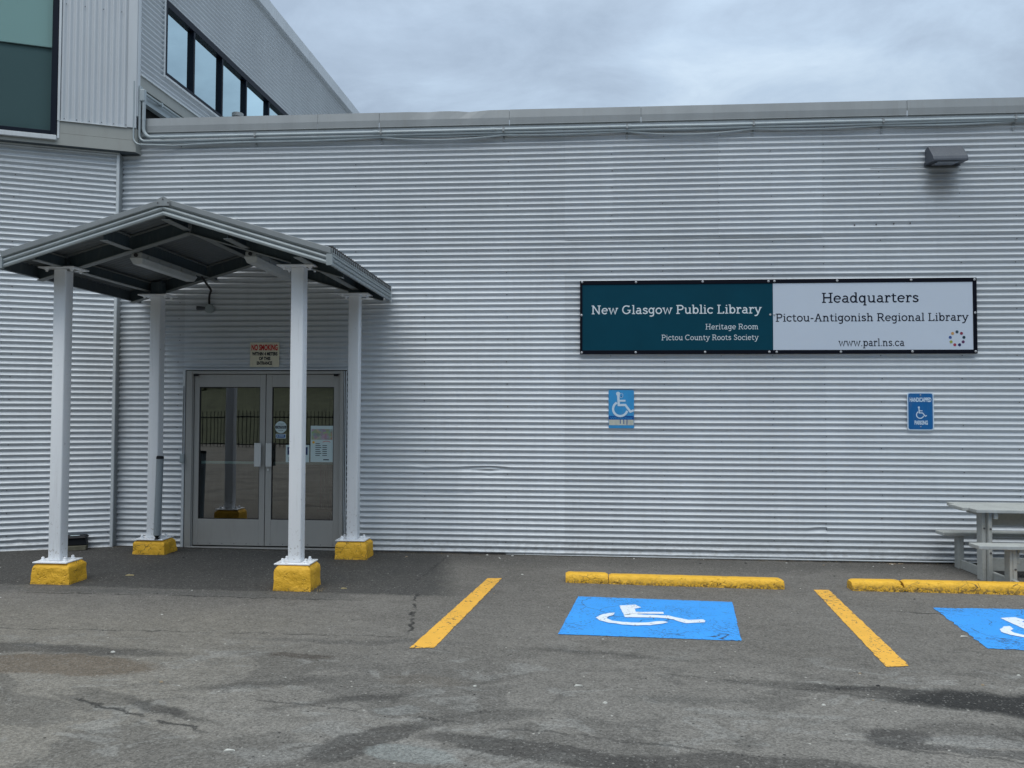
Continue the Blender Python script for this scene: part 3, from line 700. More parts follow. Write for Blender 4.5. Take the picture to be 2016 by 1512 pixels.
fro = fr.obj('clerestory_window', M['navy'], ub, bevel=.003)
ed = [.66, 1.338, 1.382, 2.178, 2.222, 2.998, 3.042, 3.878, 3.922, 4.84]
for k in range(5):
    pn = MB(); pn.add([F_S(ed[2 * k], -.045, 6.245), F_S(ed[2 * k + 1], -.045, 6.245), F_S(ed[2 * k + 1], -.045, 7.14), F_S(ed[2 * k], -.045, 7.14)], [(0, 1, 2, 3)]); pn.obj('glass_pane', M['skyglass'], fro)
fl = MB(); fl.box(F_S, .575, .598, -.03, .022, 6.15, 7.25); fl.box(F_S, .598, 4.92, -.03, .030, 6.15, 6.183); fl.obj('window_trim', M['trim'], ub, bevel=.003)
xs = [-.1, 2.6, 3.75, 5.6, 8.3, 12]
for i in range(len(xs) - 1):
    f_ = MB(); f_.box(F_S, xs[i] + .003, xs[i + 1] - .003, -.10, .085 + .004 * (i % 2), 8.62, 8.85); f_.obj('roof_edge', M['clad_light'], ub, bevel=.006)
f_ = MB(); f_.box(F_S, .0, 12, -.03, .030, 8.60, 8.62); f_.obj('edge_strip', M['trim'], ub)
f_ = MB(); f_.box(F_U, -7, .0, -.10, .08, 8.6, 8.84); f_.obj('roof_edge', M['galv'], ub)
f_ = MB(); f_.add([F_U(-7, -.05, 8.80), F_U(0, -.05, 8.80), F_S(12, -.05, 8.80), (c0[0] - 8, c0[1], 8.80)], [(0, 1, 2, 3)]); f_.obj('roof', M['galv'], ub)

# roof vent
vt = thing('roof_vent', 'short grey metal vent pipe poking above the wing roof in front of the clerestory', 'vent', (-5.0, 2.0, 5.2))
v_ = MB(); v_.tube([(-5.03, 2.0, 5.2), (-5.03, 2.0, 6.18)], .07, 20); v_.obj('pipe', M['galv'], vt, autosmooth=.6)
v_ = MB(); v_.tube([(-5.03, 2.0, 6.18), (-5.03, 2.0, 6.20), (-5.03, 2.0, 6.235)], [.086, .086, .086], 20); v_.obj('cap', M['galv'], vt, autosmooth=.6)

# ------------------------------------------------------------------ conduits on the wall
def elbow(c, r, a0, a1, d, n=7): return [F_M(c[0] + r * math.cos(R(a0 + (a1 - a0) * i / n)), d, c[1] + r * math.sin(R(a0 + (a1 - a0) * i / n))) for i in range(n + 1)]
cd = thing('electrical_conduit', 'thick grey conduit from the junction box along the wall just under the roof flashing', 'conduit', (-5.33, -.07, 5.1))
clips = [-3.9, -2.30, -.78, .72, 2.22, 3.72, 5.22, 6.9, 9.0]
pts = [F_M(-5.338, .062, 5.66)] + elbow((-5.218, 5.262), .12, 180, 270, .062)
z = 5.142
for i, x in enumerate([-5.0, -4.5] + [c + o_ for c in clips for o_ in (0, .5, 1.0)]):
    if x > 9: continue
    pts.append(F_M(x, .058 + .003 * noise.noise(Vector((x, 0, 0))), z + .007 * noise.noise(Vector((x * .8, 4, 0)))))
mb = MB(); mb.tube(pts, .0215, 10); mb.obj('pipe', M['conduit'], cd, autosmooth=.6)
for x in (-5.09, -2.36, -.9, .75, 3.2, 5.6):
    mb = MB(); zz = z + .007 * noise.noise(Vector((x * .8, 4, 0))); mb.tube([F_M(x - .03, .058, zz), F_M(x + .03, .058, zz)], .0255, 10); mb.obj('coupling', M['conduit'], cd, autosmooth=.6)
mb = MB(); mb.tube([F_M(-5.338, .062, 5.36), F_M(-5.338, .062, 5.40)], .023, 10); mb.obj('coupling', M['conduit'], cd)
for x in clips[:-1]:
    mb = MB(); mb.box(F_M, x, x + .022, .012, .082, z - .034, z - .022); mb.box(F_M, x, x + .022, .076, .082, z - .03, z + .028); mb.box(F_M, x, x + .022, .012, .082, z + .024, z + .034); mb.box(F_M, x, x + .022, .010, .016, z - .13, z - .02); mb.obj('clamp', M['galv'], cd)
mb = MB(); mb.box(F_M, -5.385, -5.318, .035, .095, 5.60, 5.755); mb.obj('junction_box', M['conduit'], cd, bevel=.012, segs=2)
mb = MB(); mb.tube([F_M(-5.372, .06, 5.755), F_M(-5.372, .06, 5.79)], .012, 8); mb.obj('connector', M['conduit'], cd)
def cable(label, vx, vd, ztop, r, z0, bays, rad=.09, xe=9.0):
    pts = [F_M(vx, vd, ztop), F_M(vx, vd, (ztop + z0) / 2 + .1)] + elbow((vx + rad, z0 + rad), rad, 180, 270, vd)
    prev = -5.1; pz = z0
    for i, c in enumerate(clips):
        if c > xe: break
        nz, sag = bays[i % len(bays)]
        for k in range(1, 9):
            u = k / 8; pts.append(F_M(prev + (c - prev) * u, max(.034, .040 + r), pz + (nz - pz) * u - sag * 4 * u * (1 - u)))
        prev, pz = c, nz
    mb = MB(); mb.tube(pts, r, 7); o = mb.obj('cable', M['conduit'], None, autosmooth=.8); tag(o, label, 'cable', 'cables under the roof flashing')
    return o
cable('second grey pipe directly under the thick conduit, turning down beside the block corner', -5.385, .075, 5.80, .0150, 5.092, [(5.100, .0), (5.103, .003), (5.108, -.002), (5.106, .004), (5.108, .006), (5.112, .004), (5.122, -.002)], .08)
cable('thin grey cable sagging lowest of all below the conduit', -5.43, .13, 5.84, .0105, 5.030, [(5.060, -.006), (5.082, .012), (5.076, .045), (5.088, .012), (5.085, .050), (5.095, .022), (5.108, .020)], .10)
cable('thin grey cable close to the wall, crossing the others as it sags', -5.405, .05, 5.70, .0080, 5.066, [(5.072, .0), (5.090, .002), (5.088, .012), (5.098, .030), (5.100, .004), (5.098, .026), (5.115, .012)], .07)

# ------------------------------------------------------------------ lettering
W_, T_ = .080, .060
def arc(cx_, cy_, rx_, ry_, a0, a1, n=14): return [(cx_ + rx_ * math.cos(R(a0 + (a1 - a0) * i / n)), cy_ + ry_ * math.sin(R(a0 + (a1 - a0) * i / n))) for i in range(n + 1)]
def sf_(x0, x1, y): return ('t', [(x0, y), (x1, y)])
BT, XT, CT, AT = .03, .47, .67, .69
def bowl(cx_, rx_=.165, cy_=.25, ry_=.215): return ('o', arc(cx_, cy_, rx_, ry_, 0, 360, 22)[:-1])
S1 = [(.37, .37), (.34, .43), (.23, .465), (.12, .43), (.10, .355), (.17, .285), (.29, .24), (.375, .18), (.36, .085), (.24, .035), (.11, .06), (.075, .13)]
G = {
 'N': (.76, [('w', [(.14, 0), (.14, .70)]), ('w', [(.14, .70), (.60, .0)]), ('w', [(.60, 0), (.60, .70)]), sf_(.03, .26, BT), sf_(.03, .14, CT), sf_(.48, .73, CT)]),
 'e': (.53, [('w', arc(.27, .25, .20, .215, 8, 318)), sf_(.08, .47, .265)]),
 'w': (.76, [('w', [(.09, .48), (.23, .02), (.38, .46), (.53, .02), (.67, .48)]), sf_(.0, .18, XT), sf_(.58, .76, XT)]),
 'G': (.76, [('w', arc(.37, .35, .28, .315, 48, 338)), ('w', [(.62, .10), (.62, .32)]), sf_(.44, .71, .31), ('w', [(.56, .57), (.56, .68)])]),
 'l': (.29, [('w', [(.15, 0), (.15, .72)]), sf_(.03, .27, BT), sf_(.04, .15, AT)]),
 'a': (.52, [('w', [(.38, .02), (.38, .34)] + arc(.245, .34, .135, .122, 10, 150, 8)), ('w', arc(.225, .155, .145, .115, 60, 330, 14)), sf_(.2, .38, .27), sf_(.38, .50, BT)]),
 's': (.45, [('w', S1)]),
 'S': (.56, [('w', [(x * 1.25, y * 1.42) for x, y in S1])]),
 'g': (.53, [bowl(.235, .165, .27, .195), ('w', [(.40, .48), (.40, -.06), (.36, -.14), (.25, -.175), (.11, -.15)]), sf_(.40, .50, XT)]),
 'o': (.54, [bowl(.27, .20)]),
 'P': (.62, [('w', [(.15, 0), (.15, .70)]), sf_(.03, .30, BT), sf_(.03, .15, CT), ('w', [(.15, .665), (.36, .665)] + arc(.36, .50, .18, .165, 80, -80, 10) + [(.36, .335), (.15, .335)])]),
 'R': (.68, [('w', [(.15, 0), (.15, .70)]), sf_(.03, .28, BT), sf_(.03, .15, CT), ('w', [(.15, .665), (.36, .665)] + arc(.36, .50, .17, .165, 80, -80, 10) + [(.36, .335), (.15, .335)]), ('w', [(.36, .33), (.56, .02)]), sf_(.52, .67, BT)]),
 'u': (.58, [('w', [(.13, .48), (.13, .17), (.16, .08), (.25, .035), (.35, .06), (.44, .15)]), ('w', [(.44, .0), (.44, .5)]), sf_(.02, .13, XT), sf_(.34, .44, XT), sf_(.44, .55, BT)]),
 'b': (.55, [('w', [(.12, 0), (.12, .72)]), sf_(.01, .12, AT), bowl(.30)]),
 'd': (.57, [('w', [(.42, 0), (.42, .72)]), sf_(.31, .42, AT), sf_(.42, .54, BT), bowl(.24)]),
 'q': (.55, [('w', [(.41, .5), (.41, -.2)]), sf_(.31, .52, -.17), bowl(.235)]),
 'p': (.56, [('w', [(.14, .5), (.14, -.2)]), sf_(.02, .26, -.17), sf_(.03, .14, XT), bowl(.32)]),
 'i': (.29, [('w', [(.15, 0), (.15, .5)]), sf_(.03, .27, BT), sf_(.04, .15, XT), ('w', [(.14, .60), (.14, .69)])]),
 'c': (.49, [('w', arc(.27, .25, .20, .215, 40, 318)), ('w', [(.42, .36), (.42, .46)])]),
 'C': (.70, [('w', arc(.37, .35, .29, .315, 45, 318)), ('w', [(.57, .55), (.57, .68)])]),
 'L': (.58, [('w', [(.15, 0), (.15, .70)]), sf_(.03, .28, CT), sf_(.03, .52, BT), ('w', [(.50, .0), (.50, .17)])]),
 'r': (.42, [('w', [(.14, 0), (.14, .5)]), sf_(.03, .28, BT), sf_(.03, .14, XT), ('w', [(.14, .28), (.18, .40), (.27, .465), (.37, .455)]), ('w', [(.36, .37), (.36, .46)])]),
 'y': (.55, [('w', [(.09, .48), (.28, .03)]), ('w', [(.47, .48), (.26, -.06), (.19, -.15), (.10, -.175), (.03, -.16)]), sf_(.0, .19, XT), sf_(.38, .56, XT)]),
 'H': (.75, [('w', [(.15, 0), (.15, .70)]), ('w', [(.59, 0), (.59, .70)]), sf_(.03, .28, BT), sf_(.03, .28, CT), sf_(.46, .72, BT), sf_(.46, .72, CT), ('w', [(.15, .36), (.59, .36)])]),
 't': (.39, [('w', [(.16, .62), (.16, .12), (.20, .05), (.28, .035), (.36, .07)]), sf_(.03, .34, XT)]),
 'm': (.84, [('w', [(.14, 0), (.14, .5)]), sf_(.03, .25, BT), sf_(.03, .14, XT), ('w', [(.14, .34), (.20, .43), (.29, .465), (.38, .42), (.41, .33), (.41, 0)]), sf_(.34, .49, BT), ('w', [(.41, .34), (.47, .43), (.56, .465), (.65, .42), (.68, .33), (.68, 0)]), sf_(.60, .80, BT)]),
 'n': (.59, [('w', [(.14, 0), (.14, .5)]), sf_(.03, .26, BT), sf_(.03, .14, XT), ('w', [(.14, .34), (.21, .43), (.30, .465), (.40, .42), (.44, .32), (.44, 0)]), sf_(.34, .56, BT)]),
 'h': (.59, [('w', [(.14, 0), (.14, .72)]), sf_(.03, .26, BT), sf_(.03, .14, AT), ('w', [(.14, .34), (.21, .43), (.30, .465), (.40, .42), (.44, .32), (.44, 0)]), sf_(.34, .56, BT)]),
 'A': (.70, [('w', [(.13, .02), (.34, .68)]), ('w', [(.36, .68), (.57, .02)]), sf_(.20, .50, .24), sf_(.02, .24, BT), sf_(.46, .69, BT)]),
 '-': (.34, [('w', [(.05, .26), (.29, .26)])]), '.': (.21, [('w', [(.10, .0), (.10, .09)])]), ' ': (.26, []),
}
G['M'] = (.9, [])
def ribbon(mb, pts, w, fn, closed=False, h=.0):
    n = len(pts); L = []; Rr = []
    for i in range(n):
        a = Vector(pts[(i - 1) % n] if (closed or i > 0) else pts[i]); b = Vector(pts[i]); c = Vector(pts[(i + 1) % n] if (closed or i < n - 1) else pts[i])
        d1 = (b - a).normalized() if (b - a).length > 1e-9 else (c - b).normalized(); d2 = (c - b).normalized() if (c - b).length > 1e-9 else d1
        n1 = Vector((-d1.y, d1.x)); n2 = Vector((-d2.y, d2.x)); mm = n1 + n2
        mm = mm.normalized() if mm.length > 1e-6 else n1; k = min(1.6, 1 / max(.35, mm.dot(n1)))
        L.append(fn(*(b + mm * w * k / 2), h)); Rr.append(fn(*(b - mm * w * k / 2), h))
    vs = L + Rr; fs = [(i, (i + 1) % n, n + (i + 1) % n, n + i) for i in range(n if closed else n - 1)]
    mb.add(vs, fs)
def slab_text(name, txt, x0, x1, zb, cap, F, d, mt, parent, weight=1.0, tilt=0.):
    width = sum(G[c][0] for c in txt) * 1.0; ky = cap / .70; kx = (x1 - x0) / width
    mb = MB(); mb.keep = True; cur = 0; lay = 0
    for ch in txt:
        if ch == ' ': mb.obj(name, mt, parent); mb = MB(); mb.keep = True
        adv, st = G[ch]
        for j, (kind, pts) in enumerate(st):
            h = .0003 + .00018 * j
            fn = lambda x, y, hh, cur=cur: F(x0 + (cur + x) * kx, d + hh, zb + y * ky + tilt * (cur + x) * kx)
            ribbon(mb, pts, (W_ if kind != 't' else T_) * weight, fn, kind == 'o', h)
        cur += adv
    return mb.obj(name, mt, parent)

def font_text(name, txt, xc, zc, w, h, F, d, mt, parent, bold=.02):
    cu = bpy.data.curves.new('tmp', 'FONT'); cu.body = txt; cu.size = 1; cu.offset = bold; cu.resolution_u = 3
    to = bpy.data.objects.new('tmp', cu); COL.objects.link(to)
    dg = bpy.context.evaluated_depsgraph_get(); me = bpy.data.meshes.new_from_object(to.evaluated_get(dg))
    xs_ = [v.co.x for v in me.vertices]; ys_ = [v.co.y for v in me.vertices]
    ax, bx, ay, by = min(xs_), max(xs_), min(ys_), max(ys_)
    for v in me.vertices:
        v.co = F(xc + ((v.co.x - ax) / (bx - ax) - .5) * w, d, zc + ((v.co.y - ay) / (by - ay) - .5) * h)
    me.materials.clear(); me.materials.append(mt); me.name = name
    o = bpy.data.objects.new(name, me); COL.objects.link(o); bpy.data.objects.remove(to)
    if parent: o.parent = parent; o.matrix_parent_inverse = Matrix.Translation(-parent.location)
    return o
def disc(mb, F, x, z, r, d, n=20): mb.add([F(x + r * math.cos(2 * math.pi * k / n), d, z + r * math.sin(2 * math.pi * k / n)) for k in range(n)], [tuple(range(n))])

# ------------------------------------------------------------------ LIBRARY SIGN
sg = thing('library_sign', 'long black framed wall sign, dark teal left half and pale right half, with library lettering', 'sign', (2.48, -.03, 2.38))
SX0, SXM, SX1, SZ0, SZ1 = .165, 2.447, 4.775, 2.390, 3.278
p1 = MB(); p1.box(F_M, SX0 + .028, SXM, .012, .040, SZ0 + .045, SZ1 - .048); o = p1.obj('left_panel', M['teal'], sg); o['label'] = 'dark teal panel with pale slab serif lettering'
p2 = MB(); p2.box(F_M, SXM + .001, SX1 - .045, .012, .041, SZ0 + .045, SZ1 - .048); o2 = p2.obj('right_panel', M['signwhite'], sg); o2['label'] = 'pale panel with dark lettering and a ring of coloured dots'
fr = MB()
fr.box(F_M, SX0, SX1, .012, .047, SZ1 - .048, SZ1); fr.box(F_M, SX0, SX1, .012, .047, SZ0, SZ0 + .045)
fr.box(F_M, SX0, SX0 + .028, .012, .0465, SZ0 + .045, SZ1 - .048); fr.box(F_M, SX1 - .045, SX1, .012, .0465, SZ0 + .045, SZ1 - .048)
fr.obj('frame', M['signframe'], sg, bevel=.002)
for i, (x, z_) in enumerate([(.19, 3.262), (.835, 3.256), (1.625, 3.256), (2.395, 3.254), (2.465, 3.254), (3.19, 3.254), (4.035, 3.256), (4.75, 3.254), (.185, 2.408), (.83, 2.41), (1.65, 2.412), (2.40, 2.412), (2.485, 2.412), (3.225, 2.412), (4.04, 2.414), (4.752, 2.414), (.182, 2.86), (4.752, 2.865)]):
    mb = MB(); bolt(mb, F_M(x, .0465, z_), (0, -1, 0), .014, .008, 10); mb.obj('screw', M['screw'], sg, autosmooth=.9)
for x in (2.415, 2.463):
    mb = MB(); bolt(mb, F_M(x, .041, 2.855), (0, -1, 0), .012, .006, 10); mb.obj('screw', M['screw'], sg, autosmooth=.9)
DT = .0405; DW = .0415
slab_text('lettering', 'New Glasgow Public Library', .300, 2.315, 2.872, .105, F_M, DT, M['letterwhite'], o, 1.12)
slab_text('lettering', 'Heritage Room', 1.655, 2.278, 2.683, .066, F_M, DT, M['letterwhite'], o, .88)
slab_text('lettering', 'Pictou County Roots Society', 1.135, 2.278, 2.555, .066, F_M, DT, M['letterwhite'], o, .88)
slab_text('lettering', 'Headquarters', 3.010, 4.125, 2.993, .118, F_M, DW, M['letterdark'], o2, 1.2)
slab_text('lettering', 'Pictou-Antigonish Regional Library', 2.475, 4.680, 2.772, .094, F_M, DW, M['letterdark'], o2, 1.2)
slab_text('lettering', 'www.parl.ns.ca', 3.200, 3.955, 2.478, .088, F_M, DW, M['letterdark'], o2, 1.15)
DC = [(.03, .06, .09), (.22, .03, .06), (.01, .035, .05), (.10, .03, .10), (.015, .012, .09), (.32, .04, .07), (.30, .33, .07), (.04, .09, .28), (.50, .28, .11)]
for k, c_ in enumerate(DC):
    a = R(90 - 40 * k); mb = MB(); mb.keep = True
    disc(mb, F_M, 4.548 + .078 * math.cos(a), 2.565 + .078 * math.sin(a), .0175, DW + .001); mb.obj('logo_dot', mat('dot_%s' % 'abcdefghi'[k], c_, .4), o2)

# ------------------------------------------------------------------ accessible parking signs
def rrect(x0, x1, z0, z1, r, n=4):
    out = []
    for cx_, cz_, a in ((x1 - r, z1 - r, 0), (x0 + r, z1 - r, 90), (x0 + r, z0 + r, 180), (x1 - r, z0 + r, 270)):
        out += [(cx_ + r * math.cos(R(a + 90 * i / n)), cz_ + r * math.sin(R(a + 90 * i / n))) for i in range(n + 1)]
    return out
def plate(name, x0, x1, z0, z1, d0, d1, r, mt, parent):
    mb = MB(); mb.prism(rrect(x0, x1, z0, z1, r), lambda x, z_, h: F_M(x, h, z_), d0, d1); return mb.obj(name, mt, parent)
def wheelchair(parent, ox, oz, k, d, mt, w=.042):
    mb = MB(); mb.keep = True; fn = lambda x, z_, h: F_M(ox + x * k, d + h, oz + z_ * k)
    mb.add([fn(.36 + .078 * math.cos(2 * math.pi * q / 16), .90 + .078 * math.sin(2 * math.pi * q / 16), 0) for q in range(16)], [tuple(range(16))])
    ribbon(mb, [(.365, .84), (.385, .47), (.64, .47)], w * 2.1, fn, False, .0004)
    ribbon(mb, [(.62, .49), (.84, .20)], w * 2.0, fn, False, .0008); ribbon(mb, [(.80, .205), (.95, .275)], w * 1.9, fn, False, .0012)
    ribbon(mb, [(.37, .635), (.64, .635)], w * 1.7, fn, False, .0016)
    ribbon(mb, arc(.44, .32, .27, .27, 118, 345, 22), w * 2.0, fn, False, .002)
    return mb.obj('wheelchair_symbol', mt, parent)
s1 = thing('parking_sign', 'light blue wheelchair sign with a peeled lower band, below the dark teal panel', 'sign', (.66, -.03, 1.5))
b1 = plate('plate', .508, .811, 1.500, 1.958, .016, .020, .012, M['blue_light'], s1)
wheelchair(s1, .508, 1.63, .315, .0215, M['signtext'])
mb = MB(); mb.box(F_M, .510, .809, .0205, .0212, 1.602, 1.648); mb.obj('printed_band', M['blue_dark'], s1)
mb = MB(); mb.box(F_M, .512, .807, .0205, .0210, 1.536, 1.602); mb.obj('peeled_strip', M['sand'], s1)
font_text('lettering', 'Wheelchair', .66, 1.622, .27, .030, F_M, .0216, M['blue_light'], s1, .0)
mb = MB()
for x, a, b_ in ((.642, 1.553, 1.604), (.684, 1.551, 1.604), (.722, 1.542, 1.604)): mb.box(F_M, x, x + .010, .0212, .0215, a, b_)
mb.obj('torn_marks', M['blue_dark'], s1)
mb = MB(); bolt(mb, F_M(.660, .020, 1.882), (0, -1, 0), .008, .004, 8); mb.obj('screw', M['blue_dark'], s1)
mb = MB(); mb.keep = True; ribbon(mb, arc(.660, 1.893, .020, .027, 0, 360, 16)[:-1], .004, lambda x, z_, h: F_M(x, .0206 + h, z_), True); mb.obj('faded_mark', M['signtext'], s1)
s2 = thing('parking_sign', 'deep blue HANDICAPPED PARKING sign with a pale border, below the pale panel', 'sign', (4.13, -.03, 1.49))
plate('border', 3.985, 4.285, 1.492, 1.935, .016, .019, .028, M['signtext'], s2)
plate('plate', 3.997, 4.273, 1.504, 1.923, .0185, .0205, .022, M['blue_deep'], s2)
font_text('lettering', 'HANDICAPPED', 4.135, 1.850, .245, .052, F_M, .0215, M['signtext'], s2, .035)
font_text('lettering', 'PARKING', 4.140, 1.582, .150, .050, F_M, .0215, M['signtext'], s2, .035)
wheelchair(s2, 4.062, 1.625, .150, .0212, M['signtext'], .036)
mb = MB(); bolt(mb, F_M(4.135, .0205, 1.905), (0, -1, 0), .008, .004, 8); bolt(mb, F_M(4.135, .0205, 1.535), (0, -1, 0), .007, .003, 8); mb.obj('screws', M['screw'], s2)

# no smoking sign
ns = thing('no_smoking_sign', 'cream NO SMOKING WITHIN 4 METERS sign with red and black words above the glass doors', 'sign', (-3.75, -.03, 2.237))
plate('plate', -3.932, -3.560, 2.240, 2.545, .016, .020, .004, M['cream'], ns)
font_text('lettering', 'NO SMOKING', -3.748, 2.482, .335, .076, F_M, .0212, M['red'], ns, .04)
font_text('lettering', 'WITHIN 4 METERS', -3.745, 2.403, .325, .044, F_M, .0212, M['letterdark'], ns, .05)
font_text('lettering', 'OF THIS', -3.745, 2.345, .145, .044, F_M, .0212, M['letterdark'], ns, .05)
font_text('lettering', 'ENTRANCE', -3.748, 2.287, .195, .044, F_M, .0212, M['letterdark'], ns, .05)

# stickers + posters on the right leaf (on the glass, d -.019)
GD = -.016
st = thing('caution_sticker', 'round pale CAUTION sticker with a dark band on the right door glass', 'sticker', (-3.54, .01, 1.41))
mb = MB(); mb.keep = True; disc(mb, F_M, -3.542, 1.491, .075, GD, 28); mb.obj('disc', M['poster'], st)
mb = MB(); mb.box(F_M, -3.612, -3.472, GD + .0004, GD + .001, 1.474, 1.508); mb.obj('band', M['letterdark'], st)
font_text('lettering', 'CAUTION', -3.542, 1.491, .115, .022, F_M, GD + .0016, M['poster'], st, .01)
font_text('lettering', 'AUTOMATIC', -3.542, 1.530, .075, .012, F_M, GD + .001, M['letterdark'], st, .0)
font_text('lettering', 'DOOR', -3.542, 1.450, .055, .014, F_M, GD + .001, M['letterdark'], st, .0)
st = thing('blue_sticker', 'small navy rectangular sticker with pale border just below the round one', 'sticker', (-3.54, .01, 1.35))
plate('border', -3.606, -3.478, 1.352, 1.408, GD, GD + .0006, .003, M['poster'], st); plate('field', -3.598, -3.486, 1.360, 1.400, GD + .0006, GD + .0011, .002, M['blue_dark'], st)
mb = MB(); mb.keep = True; disc(mb, F_M, -3.580, 1.381, .008, GD + .0014, 10); mb.box(F_M, -3.565, -3.500, GD + .0012, GD + .0014, 1.377, 1.387); mb.obj('print', M['poster'], st)
po = thing('hours_poster', 'pale poster with a photo strip above rows of hours, right side of right door', 'poster', (-3.02, .01, 1.06))
plate('sheet', -3.162, -2.876, 1.062, 1.510, GD, GD + .0006, .002, M['poster'], po)
def photo_fn(N, b):
    p = ogeo(N); v = N.voro(p, 26, 'F1', 'Color'); n = N.noise(p, 14, 3, .6, 0, 'Color')
    c = N.mix(.55, v, n); hs = N.new('ShaderNodeHueSaturation'); hs.inputs['Saturation'].default_value = .95; hs.inputs['Value'].default_value = .8; N.l.new(c, hs.inputs['Color'])
    N.l.new(N.mix(.35, hs.outputs[0], (.30, .26, .18)), b.inputs['Base Color'])
mb = MB(); mb.box(F_M, -3.152, -2.886, GD + .0006, GD + .0012, 1.338, 1.470); mb.obj('photo_strip', mat('printed_photo', (.3, .3, .25), .5, 0, photo_fn), po)
mb = MB()
for r_ in range(7):
    z_ = 1.285 - r_ * .024
    mb.box(F_M, -3.10, -3.10 + .055 + .01 * (r_ % 3), GD + .0006, GD + .001, z_, z_ + .008)
    if r_: mb.box(F_M, -3.012, -2.955, GD + .0006, GD + .001, z_, z_ + .008)
mb.box(F_M, -3.00, -2.93, GD + .0006, GD + .001, 1.085, 1.097)
mb.obj('printed_rows', M['letterdark'], po)
mb = MB(); mb.keep = True; ribbon(mb, arc(-2.96, 1.30, .05, .02, 20, 160, 8), .006, lambda x, z_, h: F_M(x, GD + .0012 + h, z_)); mb.obj('red_swoosh', M['red'], po)
mb = MB(); mb.keep = True; disc(mb, F_M, -3.125, 1.305, .016, GD + .0013, 12); mb.obj('yellow_spot', M['yellow'], po)
po = thing('notice', 'white notice with a navy block, half hidden behind the front right canopy column', 'poster', (-3.32, .01, 1.05))
plate('sheet', -3.475, -3.178, 1.056, 1.272, GD, GD + .0006, .002, M['poster'], po)
mb = MB(); mb.box(F_M, -3.455, -3.198, GD + .0006, GD + .001, 1.150, 1.245); mb.obj('navy_block', M['poster_blue'], po)
mb = MB(); mb.box(F_M, -3.44, -3.23, GD + .0006, GD + .001, 1.078, 1.090); mb.box(F_M, -3.44, -3.30, GD + .0006, GD + .001, 1.105, 1.115); mb.obj('printed_rows', M['letterdark'], po)
font_text('lettering', 'LIBRARY', -3.335, 1.215, .20, .028, F_M, GD + .0014, M['poster'], po, .01)

# ------------------------------------------------------------------ wall pack light
wp = thing('wall_light', 'dark wedge shaped wall light high on the cladding at the right', 'light', (4.42, 0, 4.6))
A, B = 4.225, 4.615
prof_ = [(.012, 4.62), (.012, 4.80), (.075, 4.815), (.10, 4.812), (.215, 4.665), (.225, 4.63), (.225, 4.605)]
mb = MB(); mb.prism(prof_, lambda a, z_, h: F_M(h, a, z_), A, B); mb.obj('housing', M['bronze'], wp, bevel=.006, segs=2)
mb = MB(); mb.prism([(.205, 4.600), (.04, 4.613), (.04, 4.606), (.205, 4.592)], lambda a, z_, h: F_M(h, a, z_), A + .06, B - .10); mb.obj('lens', M['lens'], wp)
mb = MB(); mb.box(F_M, A - .01, B + .01, .012, .022, 4.605, 4.65); mb.obj('back_plate', M['bronze'], wp)

# ------------------------------------------------------------------ CANOPY
cn = thing('entrance_canopy', 'gabled grey metal entrance canopy on four white columns over the glass doors', 'canopy', (-3.76, -1.2, 0))
RX, EZ, SL = -3.752, 3.142, .305           # ridge x, deck underside z at eave, slope
XE = 1.59; YF, YB = -2.45, -.06
def dz_(x): return EZ + (XE - abs(x - RX)) * SL
# deck: corrugated sheets whose ribs run down the slope
def deck(side):
    for (ya, yb) in ((YF + .02, -1.62), (-1.62, -.80), (-.80, YB)):
        mb = MB(); n = int((yb - ya) / (P / 10)); lift = 0
        ys_ = [ya + (yb - ya) * i / n for i in range(n + 1)]
        for u in (0, .5, 1):
            x = RX + side * (XE - .01) * u
            for y in ys_: mb.v.append((x, y, dz_(x) + .012 + .009 * math.cos(2 * math.pi * y / P)))
        k = len(ys_); mb.f = [(a * k + i, a * k + i + 1, (a + 1) * k + i + 1, (a + 1) * k + i) for a in range(2) for i in range(k - 1)]; mb.mi = [0] * len(mb.f)
        mb.obj('roof_sheet', M['canopyroof'], cn, smooth=True)
deck(-1); deck(1)
# front fascia (ribbed, two rows) and its cap, each half a length
for sd_ in (-1, 1):
    x0, x1 = (RX, RX + sd_ * XE)
    def fpt(u, dd, off): x = x0 + (x1 - x0) * u; return (x, YF - dd, dz_(x) + off)
    # rib profile (out, height offset)
    pr = [(.000, -.098), (.014, -.094), (.018, -.078), (.014, -.064), (.000, -.058), (-.004, -.050), (.012, -.044), (.018, -.030), (.014, -.016), (.000, -.010), (.000, -.004), (.022, .002), (.026, .008)]
    mb = MB(); mb.add([fpt(0, a, b_) for a, b_ in pr] + [fpt(1, a, b_) for a, b_ in pr], [(i, i + 1, len(pr) + i + 1, len(pr) + i) for i in range(len(pr) - 1)])
    mb.add([fpt(0, -.003, -.098), fpt(0, -.003, .01), fpt(1, -.003, -.098), fpt(1, -.003, .01)], [(0, 1, 3, 2)])
    mb.obj('front_fascia', M['fasc_dirt'], cn)
    mb = MB(); e = 1.002
    mb.hexa([fpt(0, .010, .012), fpt(e, .010, .012), fpt(e, -.30, .012), fpt(0, -.30, .012), fpt(0, .006, .062), fpt(e, .006, .068), fpt(e, -.30, .050), fpt(0, -.30, .048)])
    mb.obj('cap_flashing', M['capgrey'], cn, bevel=.003)
mb = MB(); mb.add([(RX - .065, YF - .028, dz_(RX - .065) + .006), (RX + .065, YF - .028, dz_(RX + .065) + .006), (RX + .065, YF - .024, dz_(RX + .065) + .066), (RX, YF - .020, dz_(RX) + .076), (RX - .065, YF - .024, dz_(RX - .065) + .066)], [(0, 1, 2, 3, 4)])
mb.obj('peak_cover', M['capgrey'], cn)
mb = MB()
